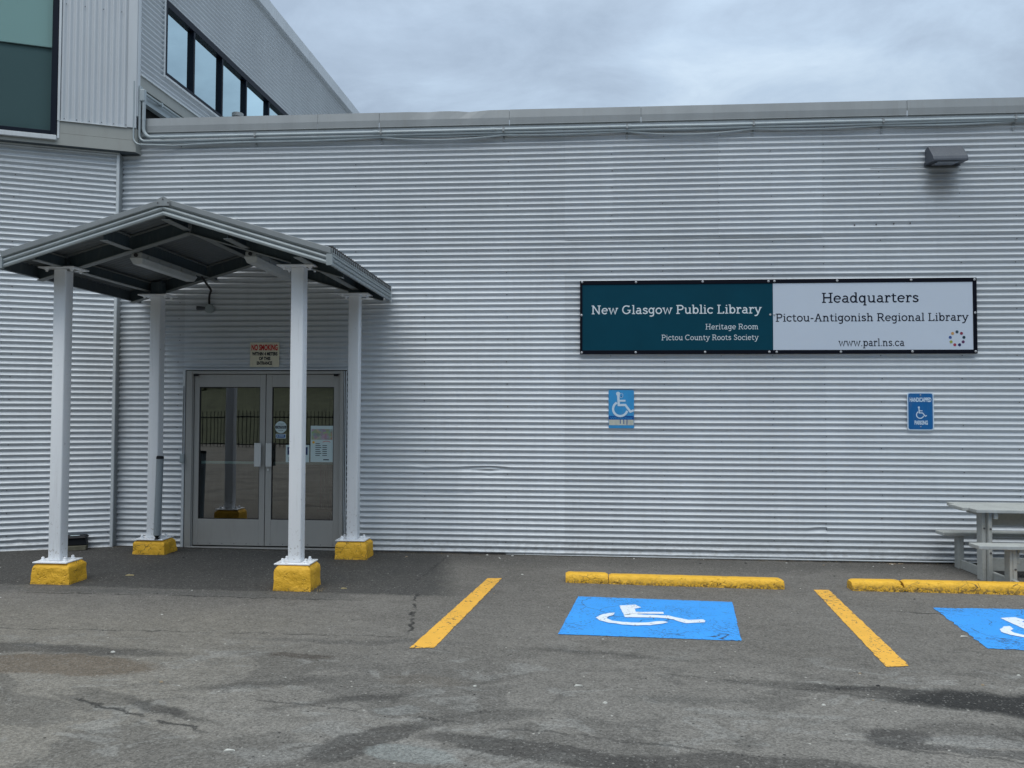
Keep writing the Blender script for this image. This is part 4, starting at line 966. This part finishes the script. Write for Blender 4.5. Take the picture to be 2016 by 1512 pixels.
for x, z_ in ((-.048, .030), (0, .05), (.052, .032)): bolt(mb, (RX + x, YF - .026, dz_(RX + x) + z_), (0, -1, 0), .007, .006, 6)
bolt(mb, (RX, YF - .022, dz_(RX) - .05), (0, -1, 0), .004, .006, 6)
mb.obj('screws', M['screwdark'], cn)
# ridge cap
mb = MB()
for sd_ in (-1, 1): mb.hexa([(RX, YF + .25, dz_(RX) + .035), (RX + sd_ * .16, YF + .25, dz_(RX + .16) + .035), (RX + sd_ * .16, YB, dz_(RX + .16) + .035), (RX, YB, dz_(RX) + .035), (RX, YF + .25, dz_(RX) + .045), (RX + sd_ * .16, YF + .25, dz_(RX + .16) + .045), (RX + sd_ * .16, YB, dz_(RX + .16) + .045), (RX, YB, dz_(RX) + .045)])
mb.obj('ridge_cap', M['galv'], cn)
# eave fascias: ribbed horizontally, crumpled; dark bars stand in for shaded rib openings on the right
for sd_ in (-1, 1):
    xe = RX + sd_ * XE; mb = MB(); ny = 60
    pr = [(.0, -.098), (.014, -.092), (.017, -.076), (.003, -.064), (.000, -.058), (.014, -.050), (.018, -.034), (.003, -.020), (.000, -.014), (.014, -.008), (.014, .010), (.002, .016)]
    for i in range(ny + 1):
        y = YF + (YB - YF) * i / ny
        for a, b_ in pr: mb.v.append((xe + sd_ * (a + .004 * math.cos(2 * math.pi * y / (P * 1.5)) * (1 if a < .01 else .5)), y, EZ + b_))
    k = len(pr); mb.f = [(i * k + j, (i + 1) * k + j, (i + 1) * k + j + 1, i * k + j + 1) for i in range(ny) for j in range(k - 1)]; mb.mi = [0] * len(mb.f)
    mb.obj('eave_fascia', M['fasc_dirt'], cn)
    mb = MB(); mb.wbox(min(xe - sd_ * .004, xe - sd_ * .012), max(xe - sd_ * .004, xe - sd_ * .012), YF + .01, YB, EZ - .098, EZ + .036); mb.obj('eave_backing', M['soffit'], cn)
    if sd_ == 1:
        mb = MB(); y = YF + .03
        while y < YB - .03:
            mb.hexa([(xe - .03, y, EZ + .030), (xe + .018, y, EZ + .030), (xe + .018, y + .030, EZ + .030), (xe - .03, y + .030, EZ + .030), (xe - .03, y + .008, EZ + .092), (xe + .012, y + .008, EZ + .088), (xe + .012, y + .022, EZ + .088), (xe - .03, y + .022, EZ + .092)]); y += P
        tag(mb.obj('rib_gap_bars', M['rubber'], cn), kind='stuff')
        mb = MB(); mb.wbox(xe - .02, xe + .012, YF + .03, YB - .02, EZ + .016, EZ + .066); mb.obj('eave_strip', M['fasc_dirt'], cn)
        mb = MB(); mb.wbox(xe - .04, xe + .022, YB - .012, YB + .004, EZ - .115, EZ + .090); mb.obj('end_flashing', M['trim'], cn)
        mb = MB(); mb.wbox(xe - .03, xe + .024, YF - .03, YF + .004, EZ - .098, EZ + .004); mb.obj('corner_cover', M['fasc_dirt'], cn)
    else:
        mb = MB(); mb.wbox(xe - .024, xe + .03, YF - .03, YF + .004, EZ - .098, EZ + .004); mb.obj('corner_cover', M['fasc_dirt'], cn)
        mb = MB(); mb.wbox(xe - .012, xe + .03, YF, YB, EZ - .104, EZ - .099); mb.obj('eave_lip', M['soffit'], cn)
# steel frame: channel rafters over the columns, purlins, eave beams
def beam(p, q, w, h, name, mtw=None):
    """I section: bottom/top flange + web; p,q = bottom centre points"""
    p, q = Vector(p), Vector(q); t = (q - p).normalized(); sdv = Vector((-t.y, t.x, 0)).normalized(); up = sdv.cross(t) * -1
    if up.z < 0: up = -up
    def bx(a, b_, c, e): 
        mb.hexa([p + sdv * a + up * c, q + sdv * a + up * c, q + sdv * b_ + up * c, p + sdv * b_ + up * c, p + sdv * a + up * e, q + sdv * a + up * e, q + sdv * b_ + up * e, p + sdv * b_ + up * e])
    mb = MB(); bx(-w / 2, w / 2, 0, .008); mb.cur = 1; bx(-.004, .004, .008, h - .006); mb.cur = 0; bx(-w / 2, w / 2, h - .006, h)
    return mb.obj(name, [M['steel'], mtw or M['steel_shaded']], cn)
CX = (-5.060, -2.625); CXB = (-4.915, -2.498)
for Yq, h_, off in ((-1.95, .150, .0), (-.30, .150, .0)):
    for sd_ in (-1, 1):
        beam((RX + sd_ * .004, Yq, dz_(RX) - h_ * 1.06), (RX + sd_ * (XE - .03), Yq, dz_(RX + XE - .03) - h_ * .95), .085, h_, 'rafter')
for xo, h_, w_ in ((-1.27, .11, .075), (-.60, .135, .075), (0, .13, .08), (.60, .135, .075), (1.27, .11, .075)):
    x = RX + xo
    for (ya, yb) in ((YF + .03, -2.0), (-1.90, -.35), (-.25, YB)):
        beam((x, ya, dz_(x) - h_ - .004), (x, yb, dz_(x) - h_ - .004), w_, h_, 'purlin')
# columns with plates and bolts, on yellow footings
def column(x0, x1, yc, zb, zt, fx0, fx1, fy0, fy1, lab, seed):
    xc = (x0 + x1) / 2; h2 = .0635
    mb = MB(); mb.wbox(xc - h2, xc + h2, yc - h2, yc + h2, zb + .012, zt - .014); c = mb.obj('column', M['white'], cn, bevel=.012, segs=3, autosmooth=.9)
    mb = MB(); mb.wbox(xc - .175, xc + .175, yc - .13, yc + .13, zb, zb + .012); mb.obj('base_plate', M['white'], c, bevel=.002)
    for a in (-1, 1):
        for b_ in (-1, 1):
            if b_ == 1 and seed % 2: pass
            mb = MB(); p = Vector((xc + a * .115, yc + b_ * .06, zb + .012)); mb.tube([p, p + Vector((0, 0, .016)), p + Vector((0, 0, .017)), p + Vector((0, 0, .034)), p + Vector((0, 0, .040))], [.021, .021, .014, .014, .006], 8); mb.obj('anchor_bolt', M['white'], c)
    cap = MB(); cap.wbox(xc - .185, xc + .185, yc - .13, yc + .13, zt - .014, zt); cap.obj('cap_plate', M['white'], c, bevel=.002)
    for a in (-1, 1):
        for b_ in (-1, 1):
            mb = MB(); p = Vector((xc + a * .13, yc + b_ * .07, zt - .014)); mb.tube([p, p + Vector((0, 0, -.014)), p + Vector((0, 0, -.015)), p + Vector((0, 0, -.03))], [.020, .020, .013, .010], 8); mb.obj('cap_bolt', M['white'], c)
    # stub between cap plate and the roof steel
    mb = MB(); mb.wbox(xc - .07, xc + .07, yc - .05, yc + .05, zt, dz_(xc) - .03); mb.obj('stub', M['steel_shaded'], c, bevel=.003)
    # footing: weathered cast block
    gz = GZ(fx0) - .02; H_ = zb - .002
    bm = bmesh.new(); nx, ny, nz = 16, 12, 9
    me = bpy.data.meshes.new('footing'); vs = {}; verts = []; faces = []
    def vid(i, j, k_):
        key = (i, j, k_)
        if key not in vs:
            u, v, w = i / nx, j / ny, k_ / nz
            tp = .008 * w
            ch = .0
            X_ = fx0 + tp + (fx1 - fx0 - 2 * tp) * u; Y_ = fy0 + tp + (fy1 - fy0 - 2 * tp) * v; Z_ = gz + (H_ - gz) * w
            # chamfer: pull top rim
            top = max(0, (w - .80) / .20)
            ex = min(u, 1 - u); ey = min(v, 1 - v)
            if top > 0:
                cxm = (fx0 + fx1) / 2; cym = (fy0 + fy1) / 2
                X_ += (cxm - X_) * .085 * top ** 1.8 * (1 if ex < .001 else .0 + (ex < .12) * .6); Y_ += (cym - Y_) * .11 * top ** 1.8 * (1 if ey < .001 else (ey < .12) * .6)
                if ex < .001 or ey < .001: Z_ -= .016 * top
            side = k_ < nz or ex < .001 or ey < .001
            p_ = Vector((X_, Y_, Z_)); a_ = (.010 if side else .002)
            p_ += Vector((noise.noise(p_ * 9 + Vector((seed, 0, 0))), noise.noise(p_ * 9 + Vector((0, seed, 5))), .4 * noise.noise(p_ * 9 + Vector((3, 0, seed))))) * a_
            p_ += Vector((noise.noise(p_ * 33 + Vector((seed, 0, 0))), noise.noise(p_ * 33 + Vector((0, seed, 5))), 0)) * (.005 if side else 0)
            if k_ == nz and not (ex < .15 or ey < .2): p_.z = H_ - .001
            vs[key] = len(verts); verts.append(tuple(p_))
        return vs[key]
    for j in range(ny):
        for i in range(nx): faces.append((vid(i, j, nz), vid(i + 1, j, nz), vid(i + 1, j + 1, nz), vid(i, j + 1, nz)))
    for k_ in range(nz):
        for i in range(nx):
            faces.append((vid(i, 0, k_), vid(i + 1, 0, k_), vid(i + 1, 0, k_ + 1), vid(i, 0, k_ + 1))); faces.append((vid(i + 1, ny, k_), vid(i, ny, k_), vid(i, ny, k_ + 1), vid(i + 1, ny, k_ + 1)))
        for j in range(ny):
            faces.append((vid(0, j + 1, k_), vid(0, j, k_), vid(0, j, k_ + 1), vid(0, j + 1, k_ + 1))); faces.append((vid(nx, j, k_), vid(nx, j + 1, k_), vid(nx, j + 1, k_ + 1), vid(nx, j, k_ + 1)))
    bm.free(); mb = MB(); mb.v = verts; mb.f = faces; mb.mi = [0] * len(faces)
    o = mb.obj('footing', M['yellow'], cn, autosmooth=.75); o['label'] = lab
    return c
column(-5.149, -4.972, -1.95, .200, 3.135, -5.245, -4.848, -2.090, -1.80, 'yellow painted concrete footing, front left, wide with a dark chip on its side', 1)
column(-2.707, -2.548, -1.95, .226, 3.130, -2.795, -2.428, -2.110, -1.80, 'yellow painted concrete footing, front right, tallest and most pitted', 2)
column(-5.010, -4.828, -.41, .165, 3.085, -5.110, -4.715, -.545, -.26, 'yellow painted concrete footing, back left beside the grey tube', 3)
column(-2.570, -2.424, -.41, .189, 3.080, -2.672, -2.295, -.560, -.26, 'yellow painted concrete footing, back right beside the door', 4)

# canopy lights
for xo, lab in ((-.595, 'long grey batten light under the left slope of the canopy'), (.595, 'long grey batten light under the right slope of the canopy')):
    x = RX + xo; zt = dz_(x) - .142; ya, yb = -1.88, -.72
    lf = thing('batten_light', lab, 'light', (x, -1.3, zt), 'batten lights under the canopy roof')
    mb = MB(); mb.wbox(x - .055, x + .055, ya, yb, zt - .055, zt); mb.obj('housing', M['lampbody'], lf, bevel=.008, segs=2)
    mb = MB(); mb.hexa([(x - .050, ya + .03, zt - .115), (x + .050, ya + .03, zt - .115), (x + .050, yb - .03, zt - .115), (x - .050, yb - .03, zt - .115), (x - .072, ya - .008, zt - .052), (x + .072, ya - .008, zt - .052), (x + .072, yb + .008, zt - .052), (x - .072, yb + .008, zt - .052)]); mb.obj('diffuser', M['lamp'], lf, bevel=.010, segs=2)
    mb = MB(); mb.tube([(x, ya - .001, zt - .028), (x, ya - .012, zt - .028)], .020, 12); mb.obj('end_plug', M['rubber'], lf)
    mb = MB()
    for k in range(5):
        for a in (-1, 1): mb.wbox(x + a * .058 - .006, x + a * .058 + .006, ya + .12 + k * .23, ya + .15 + k * .23, zt - .062, zt - .02)
    mb.obj('clips', M['lampbody'], lf)
jb = thing('sensor_box', 'small grey round box with a short arm, on the wall beneath the canopy light cable', 'junction box', (-4.46, -.02, 2.93))
mb = MB(); mb.tube([F_M(-4.455, .012, 2.968), F_M(-4.455, .065, 2.968)], [.058, .055], 16); mb.obj('box', M['conduit'], jb, bevel=.004)
mb = MB(); mb.tube([F_M(-4.50, .05, 2.972), F_M(-4.57, .07, 2.972), F_M(-4.60, .075, 2.972)], [.018, .026, .028], 10); mb.obj('sensor_arm', M['bronze'], jb)
def smooth(pts, k=6):
    pts = [Vector(p) for p in pts]; out = []
    for i in range(len(pts) - 1):
        p0, p1, p2, p3 = pts[max(i - 1, 0)], pts[i], pts[i + 1], pts[min(i + 2, len(pts) - 1)]
        for j in range(k):
            t = j / k; out.append(.5 * ((2 * p1) + (p2 - p0) * t + (2 * p0 - 5 * p1 + 4 * p2 - p3) * t * t + (3 * p1 - p0 - 3 * p2 + p3) * t ** 3))
    return out + [pts[-1]]
mb = MB(); mb.tube(smooth([(-4.36, -.45, 3.30), (-4.36, -.30, 3.225), (-4.37, -.20, 3.19), (-4.41, -.10, 3.185), (-4.44, -.065, 3.15), (-4.453, -.055, 3.09), (-4.455, -.045, 3.02)]), .013, 8)
tag(mb.obj('power_cable', M['rubber'], None, autosmooth=.9), 'thick black cable bending from the canopy steel down to the round wall box', 'cable')

# cigarette receptacle
ar = thing('ash_tube', 'slim grey upright cigarette tube with a black cap beside the back left column', 'receptacle', (-4.81, -.50, .165))
mb = MB(); mb.tube([(-4.822, -.52, .225), (-4.800, -.52, 1.125)], .040, 20); mb.obj('tube', M['ash'], ar, autosmooth=.8)
mb = MB(); mb.tube([(-4.800, -.52, 1.125), (-4.800, -.52, 1.140), (-4.799, -.52, 1.158)], [.043, .043, .036], 20); mb.obj('cap', M['plastic_black'], ar, autosmooth=.8)
mb = MB(); mb.tube([(-4.822, -.52, .177), (-4.822, -.52, .195), (-4.822, -.52, .225)], [.030, .018, .036], 14); mb.obj('foot', M['plastic_black'], ar)

# bait station on a brick
br = MB(); br.box(F_L, -.50, -.26, .06, .20, GZ(-5.9), GZ(-5.9) + .058); bo = br.obj('paving_brick', M['brick'], None, bevel=.006); tag(bo, 'mossy brick lying on the ground under the black bait box', 'brick')
bt = thing('bait_box', 'black plastic rodent bait box with a pale label, on a brick by the angled wall', 'bait box', tuple(F_L(-.38, .1, .06)))
mb = MB(); vs8 = [F_L(a, b_, z_) for z_, e in ((.062, 0), (.150, .012)) for a, b_ in ((-.50 + e, .05), (-.26 - e, .05), (-.26 - e, .19 - e), (-.50 + e, .19 - e))]
mb.hexa(vs8); mb.obj('body', M['plastic_black'], bt, bevel=.01, segs=2)
mb = MB(); mb.hexa([F_L(a, b_, z_) for z_, e in ((.150, -.008), (.178, .02)) for a, b_ in ((-.50 + e, .045), (-.26 - e, .045), (-.26 - e, .20 - e), (-.50 + e, .20 - e))]); mb.obj('lid', M['plastic_black'], bt, bevel=.006)
mb = MB(); mb.box(F_L, -.44, -.34, .13, .170, .179, .181); mb.obj('paper_label', M['poster'], bt)

# ------------------------------------------------------------------ wheel stops
def stop_mesh(xa, xb, y0, y1, z0, h, seed, ends=(0, 0), yaw=0.):
    """precast bumper: chamfered section swept along x with chipped, noisy surface"""
    n = int((xb - xa) / .03); prf = [(0, 0), (.0, .30), (.03, .62), (.10, .90), (.18, .99), (.5, 1.0), (.82, .99), (.90, .90), (.97, .62), (1, .30), (1, 0)]
    mb = MB(); k = len(prf)
    for i in range(n + 1):
        u = i / n; x = xa + (xb - xa) * u
        e = min(1, min(u + .0, 1 - u + .0) * (xb - xa) / .035); sc_ = .86 + .14 * e ** .5
        yo = yaw * (x - xa)
        for j, (a, b_) in enumerate(prf):
            y = y0 + yo + (y1 - y0) * (.5 + (a - .5) * sc_); z_ = z0 + h * b_ * (sc_ if b_ > .5 else 1)
            p_ = Vector((x, y, z_))
            if ends[0] and i < 2: p_.x += ends[0] * noise.noise(Vector((y * 20, z_ * 20, seed)))
            if ends[1] and i > n - 2: p_.x += ends[1] * noise.noise(Vector((y * 20, z_ * 20, seed + 3)))
            am = .006 if a < .15 or a > .85 else .0025
            p_.y += am * noise.noise(p_ * 17 + Vector((seed, 0, 0))); p_.z += am * .7 * noise.noise(p_ * 15 + Vector((0, seed, 0))) * (b_ > 0)
            mb.v.append(tuple(p_))
    mb.f = [(i * k + j, (i + 1) * k + j, (i + 1) * k + j + 1, i * k + j + 1) for i in range(n) for j in range(k - 1)] + [tuple(range(k)), tuple(range(n * k + k - 1, n * k - 1, -1))]
    mb.mi = [0] * len(mb.f); return mb
ws = thing('wheel_stop', 'yellow concrete wheel stop in one line with hairline cracks, behind the full blue square', 'wheel stop', (1.07, -1.4, GZ(1)))
stop_mesh(-.005, .425, -1.462, -1.305, GZ(.3) - .002, .094, 1, (0, .02), -.035).obj('segment', M['yellow'], ws, autosmooth=.8)
stop_mesh(.431, 2.148, -1.476, -1.320, GZ(1.2) - .006, .094, 2, (.02, 0), -.036).obj('segment', M['yellow'], ws, autosmooth=.8)
ws = thing('wheel_stop', 'yellow concrete wheel stop broken in two with a gap, in front of the picnic table', 'wheel stop', (3.6, -1.4, GZ(3.6)))
stop_mesh(2.806, 3.290, -1.512, -1.345, GZ(3) - .004, .100, 3, (0, .05), -.012).obj('segment', M['yellow'], ws, autosmooth=.8)
stop_mesh(3.318, 4.95, -1.505, -1.335, GZ(4) - .002, .100, 4, (.05, 0), -.012).obj('segment', M['yellow'], ws, autosmooth=.8)

# ------------------------------------------------------------------ PICNIC TABLE
pt = thing('picnic_table', 'weathered grey wooden picnic table with side benches by the wall at the right edge', 'picnic table', (5.1, -.75, GZ(5)))
LX = 1.75
def board(name, x0, x1, y0, y1, z0, z1, chop=0.):
    mb = MB()
    if chop: mb.hexa([(x0, y0, z0), (x1, y0, z0), (x1, y1, z0), (x0 + chop, y1, z0), (x0, y0, z1), (x1, y0, z1), (x1, y1, z1), (x0 + chop, y1, z1)])
    else: mb.wbox(x0, x1, y0, y1, z0, z1)
    return mb.obj(name, M['wood_grey'], pt, bevel=.006, segs=2)
for i, (ya, yb, xo) in enumerate(((-1.03, -.872, .02), (-.867, -.710, -.03), (-.705, -.548, -.02), (-.543, -.385, .04))): board('top_board', 4.19 + xo * .5 + .035 * (i == 0) + .03 * (i == 3), 4.175 + LX, ya, yb, .668, .703 + .001 * i)
board('bench_board', 4.080, 4.08 + LX, -1.365, -1.165, .350, .388); board('bench_board', 4.225, 4.225 + LX, -.345, -.145, .318, .356)
gz = GZ(4.5)
for xo in (0, 1.32):
    board('post', 4.345 + xo, 4.385 + xo, -.915, -.80, gz, .668); board('post', 4.388 + xo, 4.428 + xo, -.955, -.84, gz, .668)
    board('leg', 4.405 + xo, 4.465 + xo, -.300, -.200, gz, .318); board('leg', 4.415 + xo, 4.445 + xo, -1.285, -1.185, gz, .350); board('leg', 4.447 + xo, 4.487 + xo, -1.285, -1.195, gz, .350)
    board('runner', 4.430 + xo, 4.468 + xo, -1.35, -.16, gz + .001, gz + .10)
    board('bearer', 4.430 + xo, 4.470 + xo, -.99, -.42, .600, .667)
    board('seat_bearer', 4.488 + xo, 4.55 + xo, -1.33, -1.19, .312, .349); board('block', 4.490 + xo, 4.520 + xo, -1.27, -1.20, .20, .311)
board('apron', 4.47, 4.16 + LX, -.72, -.68, .500, .664); board('stretcher', 4.47, 4.16 + LX, -.76, -.72, .02, .16)

for x_, z_ in ((4.366, .55), (4.366, .38), (4.408, .55), (4.408, .30), (4.468, .20)):
    mb = MB(); bolt(mb, (x_, (-.956 if x_ > 4.4 else -.916) if x_ < 4.45 else -1.286, z_ + gz), (0, -1, 0), .011, .008, 6); mb.obj('bolt', M['screwdark'], pt)
# dried weeds at the foot of the tall footing
wd = MB()
for k in range(26):
    x = -2.41 + random.uniform(-.03, .09); y = -2.03 + random.uniform(-.09, .05); a = random.random() * 6.28; L = random.uniform(.02, .05)
    p = Vector((x, y, GZ(x))); q = p + Vector((math.cos(a) * L, math.sin(a) * L, L * random.uniform(.3, 1))); w = Vector((-math.sin(a), math.cos(a), 0)) * .003
    wd.add([p - w, p + w, q], [(0, 1, 2)])
for k in range(260):
    x = random.choice((random.uniform(-2.7, .8), random.uniform(2.2, 5))); y = random.uniform(-.075, -.02); a = random.random() * 6.28; L = random.uniform(.008, .022)
    p = Vector((x, y, GZ(x))); q = p + Vector((math.cos(a) * L, math.sin(a) * L * .4, L * random.uniform(.1, .7))); w = Vector((-math.sin(a), math.cos(a), 0)) * .004
    wd.add([p - w, p + w, q], [(0, 1, 2)])
tag(wd.obj('dry_weeds', mat('dry_weed', (.22, .17, .09), .9)), 'dried weed tufts and leaf bits along the footing and the wall base', 'weeds', kind='stuff')

# ------------------------------------------------------------------ what the glass reflects: bank, fence, hedge behind the camera
bk = MB(); nn = 50
for i in range(nn + 1):
    x = -45 + 90 * i / nn
    for j, (y, z_) in enumerate(((-24, -.2), (-26, .5), (-30, 2.0), (-36, 3.0))): bk.v.append((x, y, z_ + .35 * noise.noise(Vector((x * .2, j, 0))) * (j > 0) + (GZ(x) if j == 0 else 0)))
bk.f = [(i * 4 + j, (i + 1) * 4 + j, (i + 1) * 4 + j + 1, i * 4 + j + 1) for i in range(nn) for j in range(3)]; bk.mi = [0] * len(bk.f)
tag(bk.obj('grass_bank', M['grass'], smooth=True), kind='structure')
ff = thing('picket_fence', 'black iron picket fence across the lot behind the viewpoint, mirrored in the door glass', 'fence', (0, -22, 0))
mb = MB()
for k in range(150):
    x = -22 + k * .16; mb.wbox(x, x + .022, -22.01, -21.99, GZ(x), 1.55)
tag(mb.obj('pickets', M['plastic_black'], ff), kind='stuff')
mb = MB(); mb.wbox(-22, 2, -22.02, -21.98, 1.28, 1.33); mb.wbox(-22, 2, -22.02, -21.98, .15, .20); mb.obj('rail', M['plastic_black'], ff)
hg = MB()
def ttop(x): return 11.5 + 2.6 * noise.noise(Vector((x * .09, 0, 2))) + 1.3 * noise.noise(Vector((x * .35, 0, 7)))
nx_, nz_ = 90, 14
for i in range(nx_ + 1):
    x = -75 + 150 * i / nx_
    for j in range(nz_ + 1):
        w = j / nz_; q = Vector((x * .35, w * 4, 1.5))
        hg.v.append((x + 1.2 * noise.noise(q), -37 - 4 * w + 2.2 * noise.noise(q * 1.3 + Vector((5, 0, 0))), 1.5 + (ttop(x) - 2.2) * w))
hg.f = [(i * (nz_ + 1) + j, (i + 1) * (nz_ + 1) + j, (i + 1) * (nz_ + 1) + j + 1, i * (nz_ + 1) + j + 1) for i in range(nx_) for j in range(nz_)]; hg.mi = [0] * len(hg.f)
for k in range(26000):
    x = random.uniform(-70, 70); w = random.random() ** .8; z_ = 1.6 + (ttop(x) - 1.0) * w; q = Vector((x * .35, w * 4, 1.5))
    p = Vector((x, -36.2 - 4 * w + 2.2 * noise.noise(q * 1.3 + Vector((5, 0, 0))) + random.uniform(-.8, .8), z_)); a = Vector((random.uniform(-1, 1), random.uniform(-1, 1), random.uniform(-1, 1))).normalized(); b_ = a.orthogonal().normalized(); s_ = random.uniform(.2, .6)
    hg.add([p, p + a * s_, p + a * s_ * .5 + b_ * s_ * .7], [(0, 1, 2)])
tag(hg.obj('tree_line', M['leaf']), 'dark green wood on the grass bank behind the viewpoint', 'trees', kind='stuff')
